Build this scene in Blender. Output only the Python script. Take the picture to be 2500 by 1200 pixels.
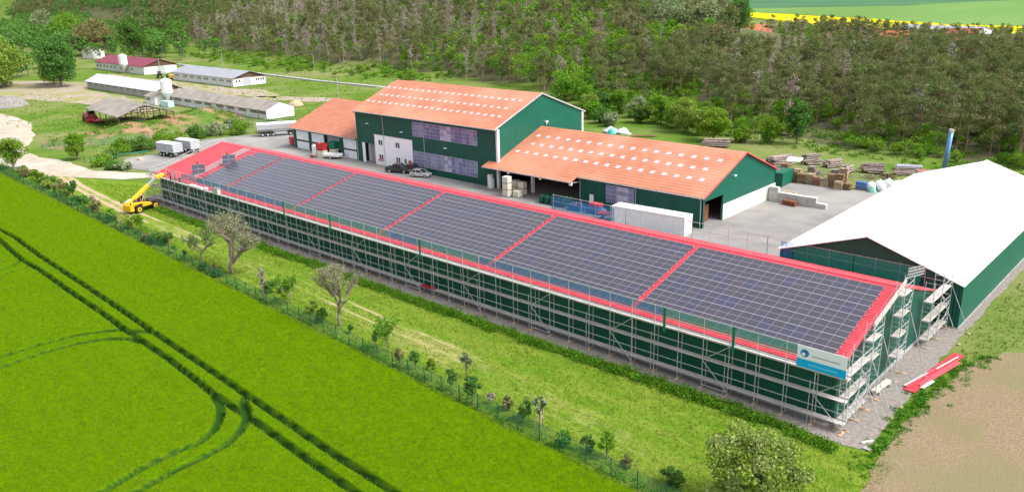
import bpy, bmesh, math, random
import numpy as np
from mathutils import Vector, Matrix, Euler
R=math.radians
scene=bpy.context.scene
for o in list(bpy.data.objects): bpy.data.objects.remove(o)
COL=scene.collection
# ------------------------------------------------------------------ camera
CAMP=(21.634,-62.293,35.730)
def cam_axes(yaw,pitch,roll):
    f=np.array([math.cos(yaw)*math.cos(pitch),math.sin(yaw)*math.cos(pitch),-math.sin(pitch)])
    r=np.cross(f,[0,0,1]); r/=np.linalg.norm(r); d=np.cross(f,r)
    c,s=math.cos(roll),math.sin(roll)
    return c*r+s*d,-s*r+c*d,f
CR,CD,CF=cam_axes(R(132.721),R(17.84),R(1.386))
cd=bpy.data.cameras.new('camera'); cam=bpy.data.objects.new('camera',cd); COL.objects.link(cam)
cam.matrix_world=Matrix(((CR[0],-CD[0],-CF[0],CAMP[0]),(CR[1],-CD[1],-CF[1],CAMP[1]),(CR[2],-CD[2],-CF[2],CAMP[2]),(0,0,0,1)))
cd.sensor_fit='HORIZONTAL'; cd.sensor_width=36; cd.lens=2005.7/2500*36; cd.clip_start=.5; cd.clip_end=9000
scene.camera=cam
# ------------------------------------------------------------------ sky, sun, exposure
SUN_EL,SUN_ROT=R(52),R(72)
w=bpy.data.worlds.new('World'); scene.world=w; w.use_nodes=True
nt=w.node_tree; nt.nodes.clear()
sky=nt.nodes.new('ShaderNodeTexSky'); sky.sky_type='NISHITA'; sky.sun_disc=False
sky.sun_elevation=SUN_EL; sky.sun_rotation=SUN_ROT; sky.air_density=1.0; sky.dust_density=4.0; sky.ozone_density=1.0
hs=nt.nodes.new('ShaderNodeHueSaturation'); hs.inputs['Saturation'].default_value=.35   # thin high cloud: a whiter sky
bg=nt.nodes.new('ShaderNodeBackground'); bg.inputs['Strength'].default_value=.15
wo=nt.nodes.new('ShaderNodeOutputWorld')
nt.links.new(sky.outputs[0],hs.inputs['Color']); nt.links.new(hs.outputs[0],bg.inputs[0]); nt.links.new(bg.outputs[0],wo.inputs[0])
sd=bpy.data.lights.new('sun','SUN'); sd.energy=1.35; sd.angle=R(22); sd.color=(1,.96,.9)
sun=bpy.data.objects.new('sun',sd); COL.objects.link(sun)
ds=Vector((math.sin(SUN_ROT)*math.cos(SUN_EL),math.cos(SUN_ROT)*math.cos(SUN_EL),math.sin(SUN_EL)))
sun.rotation_euler=ds.to_track_quat('Z','Y').to_euler(); sun.location=(0,0,150)
vs=scene.view_settings; vs.view_transform='Standard'; vs.look='None'; vs.gamma=1; vs.use_curve_mapping=False; vs.exposure=1.2
# ------------------------------------------------------------------ helpers
def proj(P):
    d=np.asarray(P,float)-np.array(CAMP); x=d@CR; y=d@CD; z=d@CF
    z=np.where(z<1,1,z)
    return 1250+2005.7*x/z, 600+2005.7*y/z, d@CF
MATS={}
def mat(name,c1,c2=None,scale=2.0,rough=.8,bump=0,bscale=None,metal=0,spec=.3,ribs=None,rib_depth=.03,island=0,stretch=None,lo=.35,hi=.65,trans=0,detail=4,c3=None,s3=.3):
    if name in MATS: return MATS[name]
    m=bpy.data.materials.new(name); m.use_nodes=True; MATS[name]=m
    nt=m.node_tree; N=nt.nodes; L=nt.links; b=N['Principled BSDF']
    b.inputs['Roughness'].default_value=rough; b.inputs['Metallic'].default_value=metal; b.inputs['Specular IOR Level'].default_value=spec
    if trans or rough>=.99: b.inputs['Specular IOR Level'].default_value=0   # leaves and blades: no sheen
    tc=N.new('ShaderNodeTexCoord'); src=tc.outputs['Object']
    if stretch:
        mp=N.new('ShaderNodeMapping'); mp.inputs['Scale'].default_value=stretch; L.new(src,mp.inputs[0]); vec=mp.outputs[0]
    else: vec=src
    col=None
    def noise(s,v,d=detail):
        n=N.new('ShaderNodeTexNoise'); n.inputs['Scale'].default_value=s; n.inputs['Detail'].default_value=d; L.new(v,n.inputs['Vector']); return n.outputs['Fac']
    def ramp(f,a,bb):
        r=N.new('ShaderNodeMapRange'); r.inputs['From Min'].default_value=a; r.inputs['From Max'].default_value=bb; L.new(f,r.inputs['Value']); return r.outputs[0]
    def mix(f,a,bb):
        x=N.new('ShaderNodeMix'); x.data_type='RGBA'
        if isinstance(f,float): x.inputs[0].default_value=f
        else: L.new(f,x.inputs[0])
        for i,v in ((6,a),(7,bb)):
            if isinstance(v,tuple): x.inputs[i].default_value=(*v,1)
            else: L.new(v,x.inputs[i])
        return x.outputs[2]
    if c2: col=mix(ramp(noise(scale,vec),lo,hi),c1,c2)
    else: col=c1
    if c3: col=mix(ramp(noise(s3,vec,3),.45,.62),col,c3)
    if island:
        g=N.new('ShaderNodeNewGeometry'); oi=N.new('ShaderNodeObjectInfo')
        a=N.new('ShaderNodeMath'); a.operation='ADD'; L.new(g.outputs['Random Per Island'],a.inputs[0]); L.new(oi.outputs['Random'],a.inputs[1])
        fr=N.new('ShaderNodeMath'); fr.operation='FRACT'; L.new(a.outputs[0],fr.inputs[0])
        h=N.new('ShaderNodeHueSaturation'); mr=N.new('ShaderNodeMapRange'); mr.inputs['To Min'].default_value=1-island; mr.inputs['To Max'].default_value=1+island
        L.new(fr.outputs[0],mr.inputs['Value']); L.new(mr.outputs[0],h.inputs['Value'])
        mh=N.new('ShaderNodeMapRange'); mh.inputs['To Min'].default_value=.5-island*.06; mh.inputs['To Max'].default_value=.5+island*.06
        L.new(oi.outputs['Random'],mh.inputs['Value']); L.new(mh.outputs[0],h.inputs['Hue'])
        if isinstance(col,tuple): h.inputs['Color'].default_value=(*col,1)
        else: L.new(col,h.inputs['Color'])
        col=h.outputs[0]
    if isinstance(col,tuple): b.inputs['Base Color'].default_value=(*col,1)
    else: L.new(col,b.inputs['Base Color'])
    nrm=None
    if ribs:
        sx=N.new('ShaderNodeSeparateXYZ'); L.new(src,sx.inputs[0])
        if ribs[0]=='xy':
            ad=N.new('ShaderNodeMath'); ad.operation='ADD'; L.new(sx.outputs[0],ad.inputs[0]); L.new(sx.outputs[1],ad.inputs[1]); q=ad.outputs[0]
        else: q=sx.outputs['xyz'.index(ribs[0])]
        mu=N.new('ShaderNodeMath'); mu.operation='MULTIPLY'; mu.inputs[1].default_value=2*math.pi/ribs[1]; L.new(q,mu.inputs[0])
        si=N.new('ShaderNodeMath'); si.operation='SINE'; L.new(mu.outputs[0],si.inputs[0])
        bp=N.new('ShaderNodeBump'); bp.inputs['Distance'].default_value=rib_depth; bp.inputs['Strength'].default_value=1; L.new(si.outputs[0],bp.inputs['Height']); nrm=bp.outputs[0]
    if bump:
        bp=N.new('ShaderNodeBump'); bp.inputs['Distance'].default_value=bump; L.new(noise(bscale or scale*2,vec,6),bp.inputs['Height'])
        if nrm: L.new(nrm,bp.inputs['Normal'])
        nrm=bp.outputs[0]
    if nrm: L.new(nrm,b.inputs['Normal'])
    if trans:
        out=N['Material Output']; t=N.new('ShaderNodeBsdfTranslucent'); ms=N.new('ShaderNodeMixShader'); ms.inputs[0].default_value=trans
        if isinstance(col,tuple): t.inputs[0].default_value=(*col,1)
        else: L.new(col,t.inputs[0])
        L.new(b.outputs[0],ms.inputs[1]); L.new(t.outputs[0],ms.inputs[2]); L.new(ms.outputs[0],out.inputs[0])
    return m
def net_mat(name,c,alpha):
    m=bpy.data.materials.new(name); m.use_nodes=True; N=m.node_tree.nodes; L=m.node_tree.links
    b=N['Principled BSDF']; b.inputs['Base Color'].default_value=(*c,1); b.inputs['Roughness'].default_value=.7
    t=N.new('ShaderNodeBsdfTransparent'); ms=N.new('ShaderNodeMixShader'); ms.inputs[0].default_value=1-alpha
    L.new(b.outputs[0],ms.inputs[1]); L.new(t.outputs[0],ms.inputs[2]); L.new(ms.outputs[0],N['Material Output'].inputs[0])
    MATS[name]=m; return m
class MB:
    def __init__(s): s.v=[]; s.f=[]; s.m=[]
    def add(s,vs,fs,mi=0):
        k=len(s.v); s.v+= [tuple(v) for v in vs]; s.f+= [tuple(k+i for i in f) for f in fs]; s.m+=[mi]*len(fs); return s
    def box(s,x0,x1,y0,y1,z0,z1,mi=0):
        return s.add([(x0,y0,z0),(x1,y0,z0),(x1,y1,z0),(x0,y1,z0),(x0,y0,z1),(x1,y0,z1),(x1,y1,z1),(x0,y1,z1)],
          [(0,3,2,1),(4,5,6,7),(0,1,5,4),(1,2,6,5),(2,3,7,6),(3,0,4,7)],mi)
    def bar(s,p,q,w,h=None,mi=0,up=(0,0,1)):
        p=Vector(p);q=Vector(q);h=h or w;d=(q-p).normalized();u=Vector(up)
        if abs(d.dot(u))>.98:u=Vector((1,0,0))
        a=d.cross(u).normalized()*w/2;b=a.cross(d).normalized()*h/2
        V=[e+sa*a+sb*b for e in (p,q) for sa,sb in ((-1,-1),(1,-1),(1,1),(-1,1))]
        return s.add(V,[(0,1,2,3),(7,6,5,4),(0,4,5,1),(1,5,6,2),(2,6,7,3),(3,7,4,0)],mi)
    def tube(s,p,q,r,r2=None,n=6,caps=True,mi=0):
        p=Vector(p);q=Vector(q);r2=r if r2 is None else r2;d=(q-p).normalized();u=Vector((0,0,1)) if abs(d.z)<.95 else Vector((1,0,0))
        a=d.cross(u).normalized();b=a.cross(d)
        V=[p+(a*math.cos(t)+b*math.sin(t))*r for t in [2*math.pi*i/n for i in range(n)]]+[q+(a*math.cos(t)+b*math.sin(t))*r2 for t in [2*math.pi*i/n for i in range(n)]]
        F=[(i,(i+1)%n,n+(i+1)%n,n+i) for i in range(n)]
        if caps: F+=[tuple(range(n))[::-1],tuple(range(n,2*n))]
        return s.add(V,F,mi)
    def prism(s,poly,axis,a,b,mi=0):   # poly: 2-D outline; extruded along axis 0/1/2 from a to b
        def P(u,v,t): return (t,u,v) if axis==0 else ((u,t,v) if axis==1 else (u,v,t))
        n=len(poly); V=[P(u,v,a) for u,v in poly]+[P(u,v,b) for u,v in poly]
        F=[(i,(i+1)%n,n+(i+1)%n,n+i) for i in range(n)]+[tuple(range(n))[::-1],tuple(range(n,2*n))]
        return s.add(V,F,mi)
    def lathe(s,prof,c=(0,0,0),n=16,mi=0):
        V=[];m=len(prof)
        for i in range(n):
            t=2*math.pi*i/n
            for r,z in prof: V.append((c[0]+r*math.cos(t),c[1]+r*math.sin(t),c[2]+z))
        F=[(i*m+j,((i+1)%n)*m+j,((i+1)%n)*m+j+1,i*m+j+1) for i in range(n) for j in range(m-1)]
        return s.add(V,F,mi)
    def wheel(s,c,r,w,axis,n=18,mi=0):   # closed cylinder
        a=Vector(axis).normalized()*w/2; return s.tube(Vector(c)-a,Vector(c)+a,r,n=n,mi=mi)
    def build(s,name,mats,parent=None,smooth=False,bevel=0):
        me=bpy.data.meshes.new(name); me.from_pydata(s.v,[],s.f)
        if not isinstance(mats,(list,tuple)): mats=[mats]
        for m in mats: me.materials.append(m)
        if len(mats)>1: me.polygons.foreach_set('material_index',s.m)
        if smooth: me.polygons.foreach_set('use_smooth',[True]*len(me.polygons))
        bm=bmesh.new(); bm.from_mesh(me); bmesh.ops.recalc_face_normals(bm,faces=bm.faces)
        if bevel: bmesh.ops.bevel(bm,geom=bm.edges[:],offset=bevel,segments=1,affect='EDGES')
        bm.to_mesh(me); bm.free(); me.update()
        return link(name,me,parent)
def link(name,me,parent=None,loc=None):
    o=bpy.data.objects.new(name,me); COL.objects.link(o)
    if parent: o.parent=parent
    if loc is not None: o.location=loc
    return o
def tag(o,label=None,cat=None,group=None,kind=None):
    if label: o['label']=label
    if cat: o['category']=cat
    if group: o['group']=group
    if kind: o['kind']=kind
    return o
def thing(name,label,cat,loc=(0,0,0),rz=0,group=None):
    o=bpy.data.objects.new(name,None); COL.objects.link(o); o.location=loc; o.rotation_euler=(0,0,rz); o.empty_display_size=.3
    return tag(o,label,cat,group)
def copy_tree(o,parent=None,loc=None,rz=None,label=None,scale=None):
    c=o.copy(); COL.objects.link(c); c.parent=parent
    if loc is not None: c.location=loc
    if rz is not None: c.rotation_euler=(0,0,rz)
    if scale is not None: c.scale=scale
    if label: c['label']=label
    for ch in KIDS.get(o.name,[]) or list(o.children): copy_tree(ch,c)
    return c
KIDS={}
def np_mesh(name,V,F,mats,mi=None,attrs=None,smooth=False):   # F: (n,k) int array
    me=bpy.data.meshes.new(name); V=np.asarray(V,np.float32); F=np.asarray(F,np.int32); n,k=F.shape
    me.vertices.add(len(V)); me.vertices.foreach_set('co',V.ravel()); me.loops.add(n*k); me.loops.foreach_set('vertex_index',F.ravel())
    me.polygons.add(n); me.polygons.foreach_set('loop_start',np.arange(n,dtype=np.int32)*k)
    try: me.polygons.foreach_set('loop_total',np.full(n,k,np.int32))
    except Exception: pass
    for m in mats: me.materials.append(m)
    if mi is not None: me.polygons.foreach_set('material_index',np.asarray(mi,np.int32))
    if smooth: me.polygons.foreach_set('use_smooth',np.ones(n,bool))
    for a,vals in (attrs or {}).items():
        at=me.attributes.new(a,'FLOAT','POINT'); at.data.foreach_set('value',np.asarray(vals,np.float32))
    me.update(calc_edges=True); me.validate(); return me
# ------------------------------------------------------------------ terrain shape
BX=[-1600,-700,-400,-300,-210,-130,-90,-55,-10,60,200,600]; BY=[420,250,170,160,165,150,128,118,116,125,140,150]
AX=[-1600,-800,-560,-420,-300,-200,-130,-60,0,200,600]; AY=[60,42,30,26,26,22,13,7,4,4,4]
def sm(t): t=np.clip(t,0,1); return t*t*(3-2*t)
def hh(x,y):
    x=np.asarray(x,float); y=np.asarray(y,float); s=y-np.interp(x,BX,BY)
    rise=sm(s/110.)*.8+.2*sm(s/25.); A=np.interp(x,AX,AY)
    down=sm((y-245-np.clip((-x-230)/120,0,1)*115-np.clip(-x-400,0,400)*.6)/150.)
    return A*rise*(1-down)
def fence_y(x): return np.interp(x,[-260,-185,-110,-62.7,0,40],[-7,-9.7,-13,-15.3,-18.5,-20.5])
# ------------------------------------------------------------------ materials
grassA,grassB=(.13,.19,.022),(.055,.125,.014)
m_ground=mat('ground_grass',(.075,.145,.020),(.125,.185,.036),scale=.12,rough=1,bump=.12,bscale=3,detail=8,c3=(.17,.19,.07),s3=.03)
m_green=mat('green_cladding',(.0035,.098,.064),(.004,.11,.072),scale=.4,rough=.42,spec=.4,ribs=('xy',.33),rib_depth=.035)
m_green_dk=mat('green_cladding_shaded',(.003,.070,.049),(.003,.085,.058),scale=.5,rough=.45,spec=.35,ribs=('xy',.33),rib_depth=.035)  # same cladding, darker: shade of the front walls painted into its colour
m_green_trim=mat('green_trim',(.004,.10,.06),rough=.4)
m_red=mat('red_tile_sheet',(.56,.055,.072),(.46,.038,.055),scale=1.2,rough=.5,spec=.4,ribs=('y',.35),rib_depth=.05,bump=.012,bscale=6)
m_redtrim=mat('red_trim_metal',(.62,.075,.095),(.56,.06,.08),scale=.4,rough=.35,spec=.5)
m_orange=mat('orange_tile_sheet',(.45,.175,.10),(.39,.15,.085),scale=.5,rough=.6,ribs=('y',.7),rib_depth=.03,bump=.03,bscale=3,c3=(.49,.215,.135),s3=.12)
m_orange_g=mat('orange_tile_sheet_garage',(.44,.165,.095),(.38,.14,.08),scale=.5,rough=.6,ribs=('y',.7),rib_depth=.03,bump=.03,bscale=3)
m_sky=mat('skylight_sheet',(.47,.43,.44),rough=.3,spec=.5)
m_whiteroof=mat('white_membrane',(.86,.87,.86),(.82,.83,.83),scale=.15,rough=.6)
m_white=mat('white_paint',(.75,.75,.74),(.68,.68,.67),scale=.8,rough=.6)
m_render=mat('white_render',(.82,.82,.86),(.77,.77,.81),scale=1.5,rough=.9)
m_old=mat('old_white_render',(.72,.71,.70),(.55,.54,.52),scale=.9,rough=.95,detail=8)
m_conc=mat('concrete',(.36,.35,.33),(.29,.28,.265),scale=1.2,rough=.95,bump=.01,detail=8)
m_plinth=mat('grey_plinth',(.38,.38,.37),(.30,.30,.30),scale=2,rough=.9)
m_galv=mat('galvanised_steel',(.52,.53,.54),(.40,.41,.42),scale=6,rough=.45,metal=.35)
m_board=mat('deck_board',(.52,.485,.45),(.40,.37,.33),scale=3,rough=.9,stretch=(.3,2,1))
m_wood=mat('sole_board',(.48,.33,.20),(.36,.24,.14),scale=3,rough=.9)
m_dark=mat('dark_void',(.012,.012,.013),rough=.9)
m_black=mat('rubber',(.018,.018,.018),(.03,.03,.03),scale=8,rough=.85)
m_glass=mat('dark_glass',(.02,.025,.03),rough=.12,spec=.7)
m_asph=mat('yard_paving',(.235,.225,.215),(.185,.18,.175),scale=.35,rough=.95,bump=.006,bscale=20,detail=9,c3=(.275,.26,.24),s3=.09)
m_gravel=mat('pale_gravel',(.40,.355,.29),(.33,.28,.215),scale=.6,rough=1,bump=.03,bscale=12,detail=9,c3=(.43,.39,.33),s3=.1)
m_dgravel=mat('grey_gravel',(.26,.235,.215),(.185,.165,.15),scale=2.5,rough=1,bump=.03,bscale=14,detail=9)
m_dirt=mat('bare_dirt',(.34,.29,.235),(.26,.225,.17),scale=.35,rough=1,bump=.03,bscale=6,detail=9,c3=(.24,.24,.10),s3=.09)
m_soil=mat('dry_soil',(.255,.195,.122),(.175,.135,.086),scale=4.5,rough=1,bump=.08,bscale=7,detail=12,c3=(.185,.165,.085),s3=.13)
m_floor=mat('forest_floor',(.13,.11,.075),(.08,.11,.035),scale=.2,rough=1,bump=.1,bscale=2,detail=8)
m_bark=mat('grey_bark',(.24,.20,.165),(.16,.13,.105),scale=6,rough=1)
m_pinebark=mat('pine_bark',(.34,.20,.12),(.20,.14,.10),scale=1.2,rough=1,island=.3)
m_paleb=mat('pale_dead_bark',(.40,.35,.30),(.20,.16,.13),scale=1.5,rough=1,island=.35)
m_pine=mat('pine_needles',(.175,.205,.075),(.115,.155,.05),scale=.7,rough=.9,island=.28,c3=(.20,.18,.09),s3=.12,trans=.35)
m_twig=mat('brown_twigs',(.33,.285,.235),(.22,.195,.155),scale=.8,rough=1,island=.4)
m_leaf=mat('bright_leaves',(.145,.30,.024),(.09,.215,.018),scale=.9,rough=.8,island=.22,c3=(.19,.28,.04),s3=.35,trans=.25)
m_leaf2=mat('mid_green_leaves',(.115,.235,.05),(.075,.165,.032),scale=.9,rough=.8,island=.2,trans=.25)
m_leafy=mat('yellow_green_leaves',(.25,.34,.06),(.17,.26,.04),scale=.6,rough=.8,island=.2,trans=.25)
m_bloss=mat('pale_blossom_leaves',(.34,.38,.22),(.10,.17,.05),scale=1.2,rough=.8,island=.35,trans=.2)
m_brownleaf=mat('bronze_leaves',(.24,.23,.09),(.15,.16,.06),scale=.8,rough=.9,island=.35,trans=.2)
m_wheat=mat('wheat_blades',(.145,.24,.016),(.108,.20,.013),c3=(.17,.25,.016),s3=.05,scale=.9,rough=.8,island=.24,trans=.25,detail=6,stretch=(.12,1,1))
m_wheatb=mat('wheat_canopy',(.088,.165,.001),(.064,.13,.001),scale=3,spec=0,rough=.9,bump=.06,bscale=7,detail=9)
m_weed=mat('weed_leaves',(.095,.225,.018),(.06,.165,.012),scale=.6,rough=.8,island=.35,trans=.2)
m_grass=mat('grass_blades',(.125,.215,.018),(.08,.16,.012),scale=.7,rough=.9,island=.3,trans=.2,stretch=(.2,1.2,1),c3=(.195,.22,.045),s3=.35)
m_yellow=mat('machine_yellow',(.80,.42,.015),(.74,.38,.012),scale=3,rough=.4,spec=.5)
m_grey=mat('dark_grey_paint',(.06,.065,.07),rough=.5)
m_steel=mat('bright_steel',(.55,.56,.58),(.45,.46,.48),scale=4,rough=.35,metal=.5)
m_blue=mat('blue_paint',(.02,.13,.36),rough=.5)
m_rust=mat('rusty_steel',(.22,.08,.045),(.15,.055,.03),scale=3,rough=.9)
m_redp=mat('red_paint',(.52,.03,.03),(.42,.03,.03),scale=3,rough=.5)
m_greenp=mat('green_paint',(.01,.17,.09),(.008,.13,.07),scale=3,rough=.55)
m_beige=mat('beige_carton',(.62,.58,.48),(.54,.50,.41),scale=1,rough=.85,ribs=('z',.25),rib_depth=.006)
m_bag=mat('white_big_bag',(.72,.73,.74),(.62,.64,.66),scale=2,rough=.7,bump=.05)
m_log=mat('weathered_log',(.30,.25,.22),(.20,.165,.14),scale=2,rough=1,island=.35)
m_pallet=mat('pallet_wood',(.47,.36,.24),(.33,.24,.16),scale=2,rough=.95,island=.35)
m_silver=mat('silver_paint',(.50,.51,.53),rough=.3,metal=.4,spec=.6)
m_carblk=mat('black_car_paint',(.018,.025,.025),rough=.2,spec=.6)
m_tarp=mat('pale_tarpaulin',(.62,.64,.66),(.52,.54,.56),scale=1,rough=.6)
m_skin=mat('skin',(.45,.27,.19),rough=.6)
m_net_b=net_mat('blue_net',(.02,.22,.42),.34); m_net_g=net_mat('green_net',(.02,.34,.24),.33); m_fnet=net_mat('green_wire_mesh',(.03,.20,.11),.17); m_gnet=net_mat('grey_wire_mesh',(.25,.3,.28),.10)

def attr_mix(m,attr,col):   # a second colour (dark green in the wheel tracks) masked by a mesh attribute
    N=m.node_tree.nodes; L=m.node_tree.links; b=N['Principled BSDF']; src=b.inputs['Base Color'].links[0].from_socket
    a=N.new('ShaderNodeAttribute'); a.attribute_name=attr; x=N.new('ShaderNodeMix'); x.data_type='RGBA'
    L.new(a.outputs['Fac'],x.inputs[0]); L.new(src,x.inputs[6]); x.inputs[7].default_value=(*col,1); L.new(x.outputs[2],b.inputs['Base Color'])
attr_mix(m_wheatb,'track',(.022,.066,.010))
# ------------------------------------------------------------------ ground, roads, fields
def axis(segs):   # [(start,end,step),...]
    a=[]
    for s,e,st in segs: a+=list(np.arange(s,e,st))
    return np.array(a+[segs[-1][1]],float)
def gridmesh(name,xs,ys,zf,mats,attrs=None,keep=None,mif=None,smooth=True):
    X,Y=np.meshgrid(xs,ys,indexing='xy'); Z=zf(X,Y); V=np.stack([X,Y,Z],-1).reshape(-1,3)
    nx,ny=len(xs),len(ys); i=np.arange(nx-1)[None,:]+np.arange(ny-1)[:,None]*nx; i=i.ravel()
    F=np.stack([i,i+1,i+nx+1,i+nx],1)
    c=V[F].mean(1)
    if keep is not None: k=keep(c[:,0],c[:,1]); F=F[k]; c=c[k]
    at={k:f(V[:,0],V[:,1]) for k,f in (attrs or {}).items()}
    return link(name,np_mesh(name,V,F,mats,mi=mif(c[:,0],c[:,1]) if mif else None,attrs=at,smooth=smooth))
_rs=np.random.RandomState(5)
def vnoise(x,y,s,seed=0):   # smooth value noise in 0..1
    r=np.random.RandomState(seed).rand(64,64); u=np.asarray(x)/s; v=np.asarray(y)/s; i=np.floor(u).astype(int); j=np.floor(v).astype(int)
    fu=u-i; fv=v-j; fu=fu*fu*(3-2*fu); fv=fv*fv*(3-2*fv); g=lambda a,b:r[a%64,b%64]
    return (g(i,j)*(1-fu)+g(i+1,j)*fu)*(1-fv)+(g(i,j+1)*(1-fu)+g(i+1,j+1)*fu)*fv
def ground_z(x,y): return hh(x,y)-.06-.25*sm((y-400)/30.)
xs=axis([(-9000,-3000,400),(-3000,-1400,80),(-1400,-520,14),(-520,60,4),(60,300,20),(300,1800,100)]); ys=axis([(-900,-100,50),(-100,100,8),(100,320,4),(320,640,12),(640,4200,90)])
def floor_m(x,y):
    s=y-np.interp(x,BX,BY); off=np.where(x<-230,10,np.where(x<-215,6,1)); n=vnoise(x,y,9,3)*10-5
    return ((s+n>off)&(y<np.where(x>-260,300,420))&(x>-1400)&(x<200)).astype(int)
g=gridmesh('ground',xs,ys,ground_z,[m_ground,m_floor],mif=floor_m); tag(g,kind='structure')
def ragged(poly,step=2.5,amp=.5,seed=1):
    r=random.Random(seed); out=[]
    n=len(poly)
    for i in range(n):
        a=poly[i];b=poly[(i+1)%n]; L=math.dist(a,b); k=max(1,int(L/step))
        for j in range(k):
            t=j/k; q=amp if j else amp*.3
            out.append((a[0]+(b[0]-a[0])*t+r.uniform(-q,q),a[1]+(b[1]-a[1])*t+r.uniform(-q,q)))
    return out
def sheet(name,poly,z,m,step=2.5,amp=.5,seed=1):
    p=ragged(poly,step,amp,seed) if amp else poly
    bm=bmesh.new(); vs=[bm.verts.new((x,y,z)) for x,y in p]; es=[bm.edges.new((vs[i],vs[(i+1)%len(vs)])) for i in range(len(vs))]
    bmesh.ops.triangle_fill(bm,use_beauty=True,edges=es,use_dissolve=False)
    bmesh.ops.recalc_face_normals(bm,faces=bm.faces)
    for f in bm.faces:
        if f.normal.z<0: f.normal_flip()
    me=bpy.data.meshes.new(name); bm.to_mesh(me); bm.free(); me.materials.append(m)
    return tag(link(name,me),kind='structure')
sheet('gravel_road',[(-420,22),(-330,20),(-258,20),(-241,19),(-222,13),(-208,8),(-196,2.5),(-183,1),(-176,3),(-171,3.5),(-163,3),(-157,3),(-151,6),(-146,8.6),(-140,11),(-124,14),(-123,10.5),(-133,9),(-141,7),(-144,3),(-150,0),(-158,-4),(-166,-7),(-180,-8.5),(-196,-7),(-260,-14),(-330,-16),(-335,-5),(-262,2),(-225,3),(-222,4),(-258,14),(-330,13),(-420,14)],.0,m_gravel,2.5,.45,2)
sheet('yard_paving',[(-165,13),(-163,23),(-172,36),(-169,45),(-162,54),(-150,58),(-144,72),(-78,74),(-60,79),(-47,81),(-40,77.5),(-26,80),(-18.5,84),(-17.5,60),(-17.5,27),(-2,27),(0.5,24),(-119,25),(-122.5,14),(-140,11.5),(-150,9.5),(-156,8)],.012,m_asph,4,.25,3)
sheet('gravel_path',[(-126,-2.2),(-101,-2.4),(-56,-2.7),(-34,-2.6),(-12,-2.2),(-4,-2.1),(1.2,-2.8),(3.4,-2.2),(3.2,5.6),(3.0,26),(3.2,55),(3.4,80),(2.2,80),(2.1,27.2),(0,27),(-2,26.2),(-2,3),(-118,3),(-118,12),(-124,12)],.008,m_dgravel,1.4,.22,4)
sheet('dirt_yard',[(-420,40),(-346,72),(-325,74),(-315,63),(-259,61),(-254,55),(-227,53.5),(-236,47),(-262,47),(-300,38),(-330,34),(-420,26)],.0,m_dirt,5,1.2,6)
sheet('dirt_yard',[(-372,96),(-340,93.5),(-318,96),(-300,96.5),(-262,97),(-252,101),(-236,97),(-226,90),(-245,86),(-262,84),(-300,82),(-325,80),(-350,84)],.0,m_dirt,4,1.0,7)
sheet('dirt_yard',[(-232,84),(-206,92),(-203,99),(-212,101),(-236,90)],.0,m_dirt,3,1.2,8)
sheet('concrete_road',[(-470,136.5),(-420,134),(-384,137),(-310,134.5),(-258,131.5),(-219,132),(-170,133),(-170,130.2),(-219,129.2),(-258,128.8),(-310,131.8),(-384,134.2),(-420,131),(-470,133)],.0,m_conc,8,.2,9)
b_=MB(); 
for a,b in (((-420,129.6),(-384,132.8)),((-384,132.8),(-310,130.4)),((-310,130.4),(-258,127.4)),((-258,127.4),(-219,127.8))): b_.bar((*a,.15),(*b,.15),.3,.6)
tag(b_.build('low_wall',m_plinth),'long low grey kerb wall along the concrete road at the hill foot','wall')
sheet('soil_field',[(5.3,-30),(5.3,-7.3),(4.6,-2),(4.3,3.7),(4.6,10.4),(5.4,18),(7.2,24),(12,28.5),(26,36),(80,40),(80,-30)],.035,m_soil,1.2,.35,10)
sheet('rapeseed_field',[(-560,700),(-330,645),(-313,628),(-234,550),(-159,498),(-107,470),(-60,455),(0,440),(0,540),(-70,552),(-103,572),(-154,582),(-237,650),(-334,712),(-480,790)],.05,mat('rapeseed_bloom',(.62,.52,.01),(.52,.48,.02),scale=.05,rough=1),20,3,11)
m_far1=mat('far_green_crop',(.135,.235,.075),(.115,.205,.06),scale=.008,rough=1,stretch=(1,.3,1)); m_far2=mat('far_blue_green_crop',(.075,.16,.085),(.06,.135,.07),scale=.008,rough=1)
sheet('green_field',[(-900,760),(-480,793),(-334,715),(-237,653),(-154,585),(-103,575),(-70,555),(200,500),(700,700),(300,1500),(-218,1118),(-252,1076),(-298,929),(-369,877),(-433,848),(-700,835)],.0,m_far1,60,3,12)
sheet('green_field',[(-1000,830),(-700,840),(-433,853),(-369,882),(-298,934),(-252,1081),(-218,1123),(300,1510),(900,2600),(-2200,2600),(-1700,1100)],-.02,m_far2,80,3,13)
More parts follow.
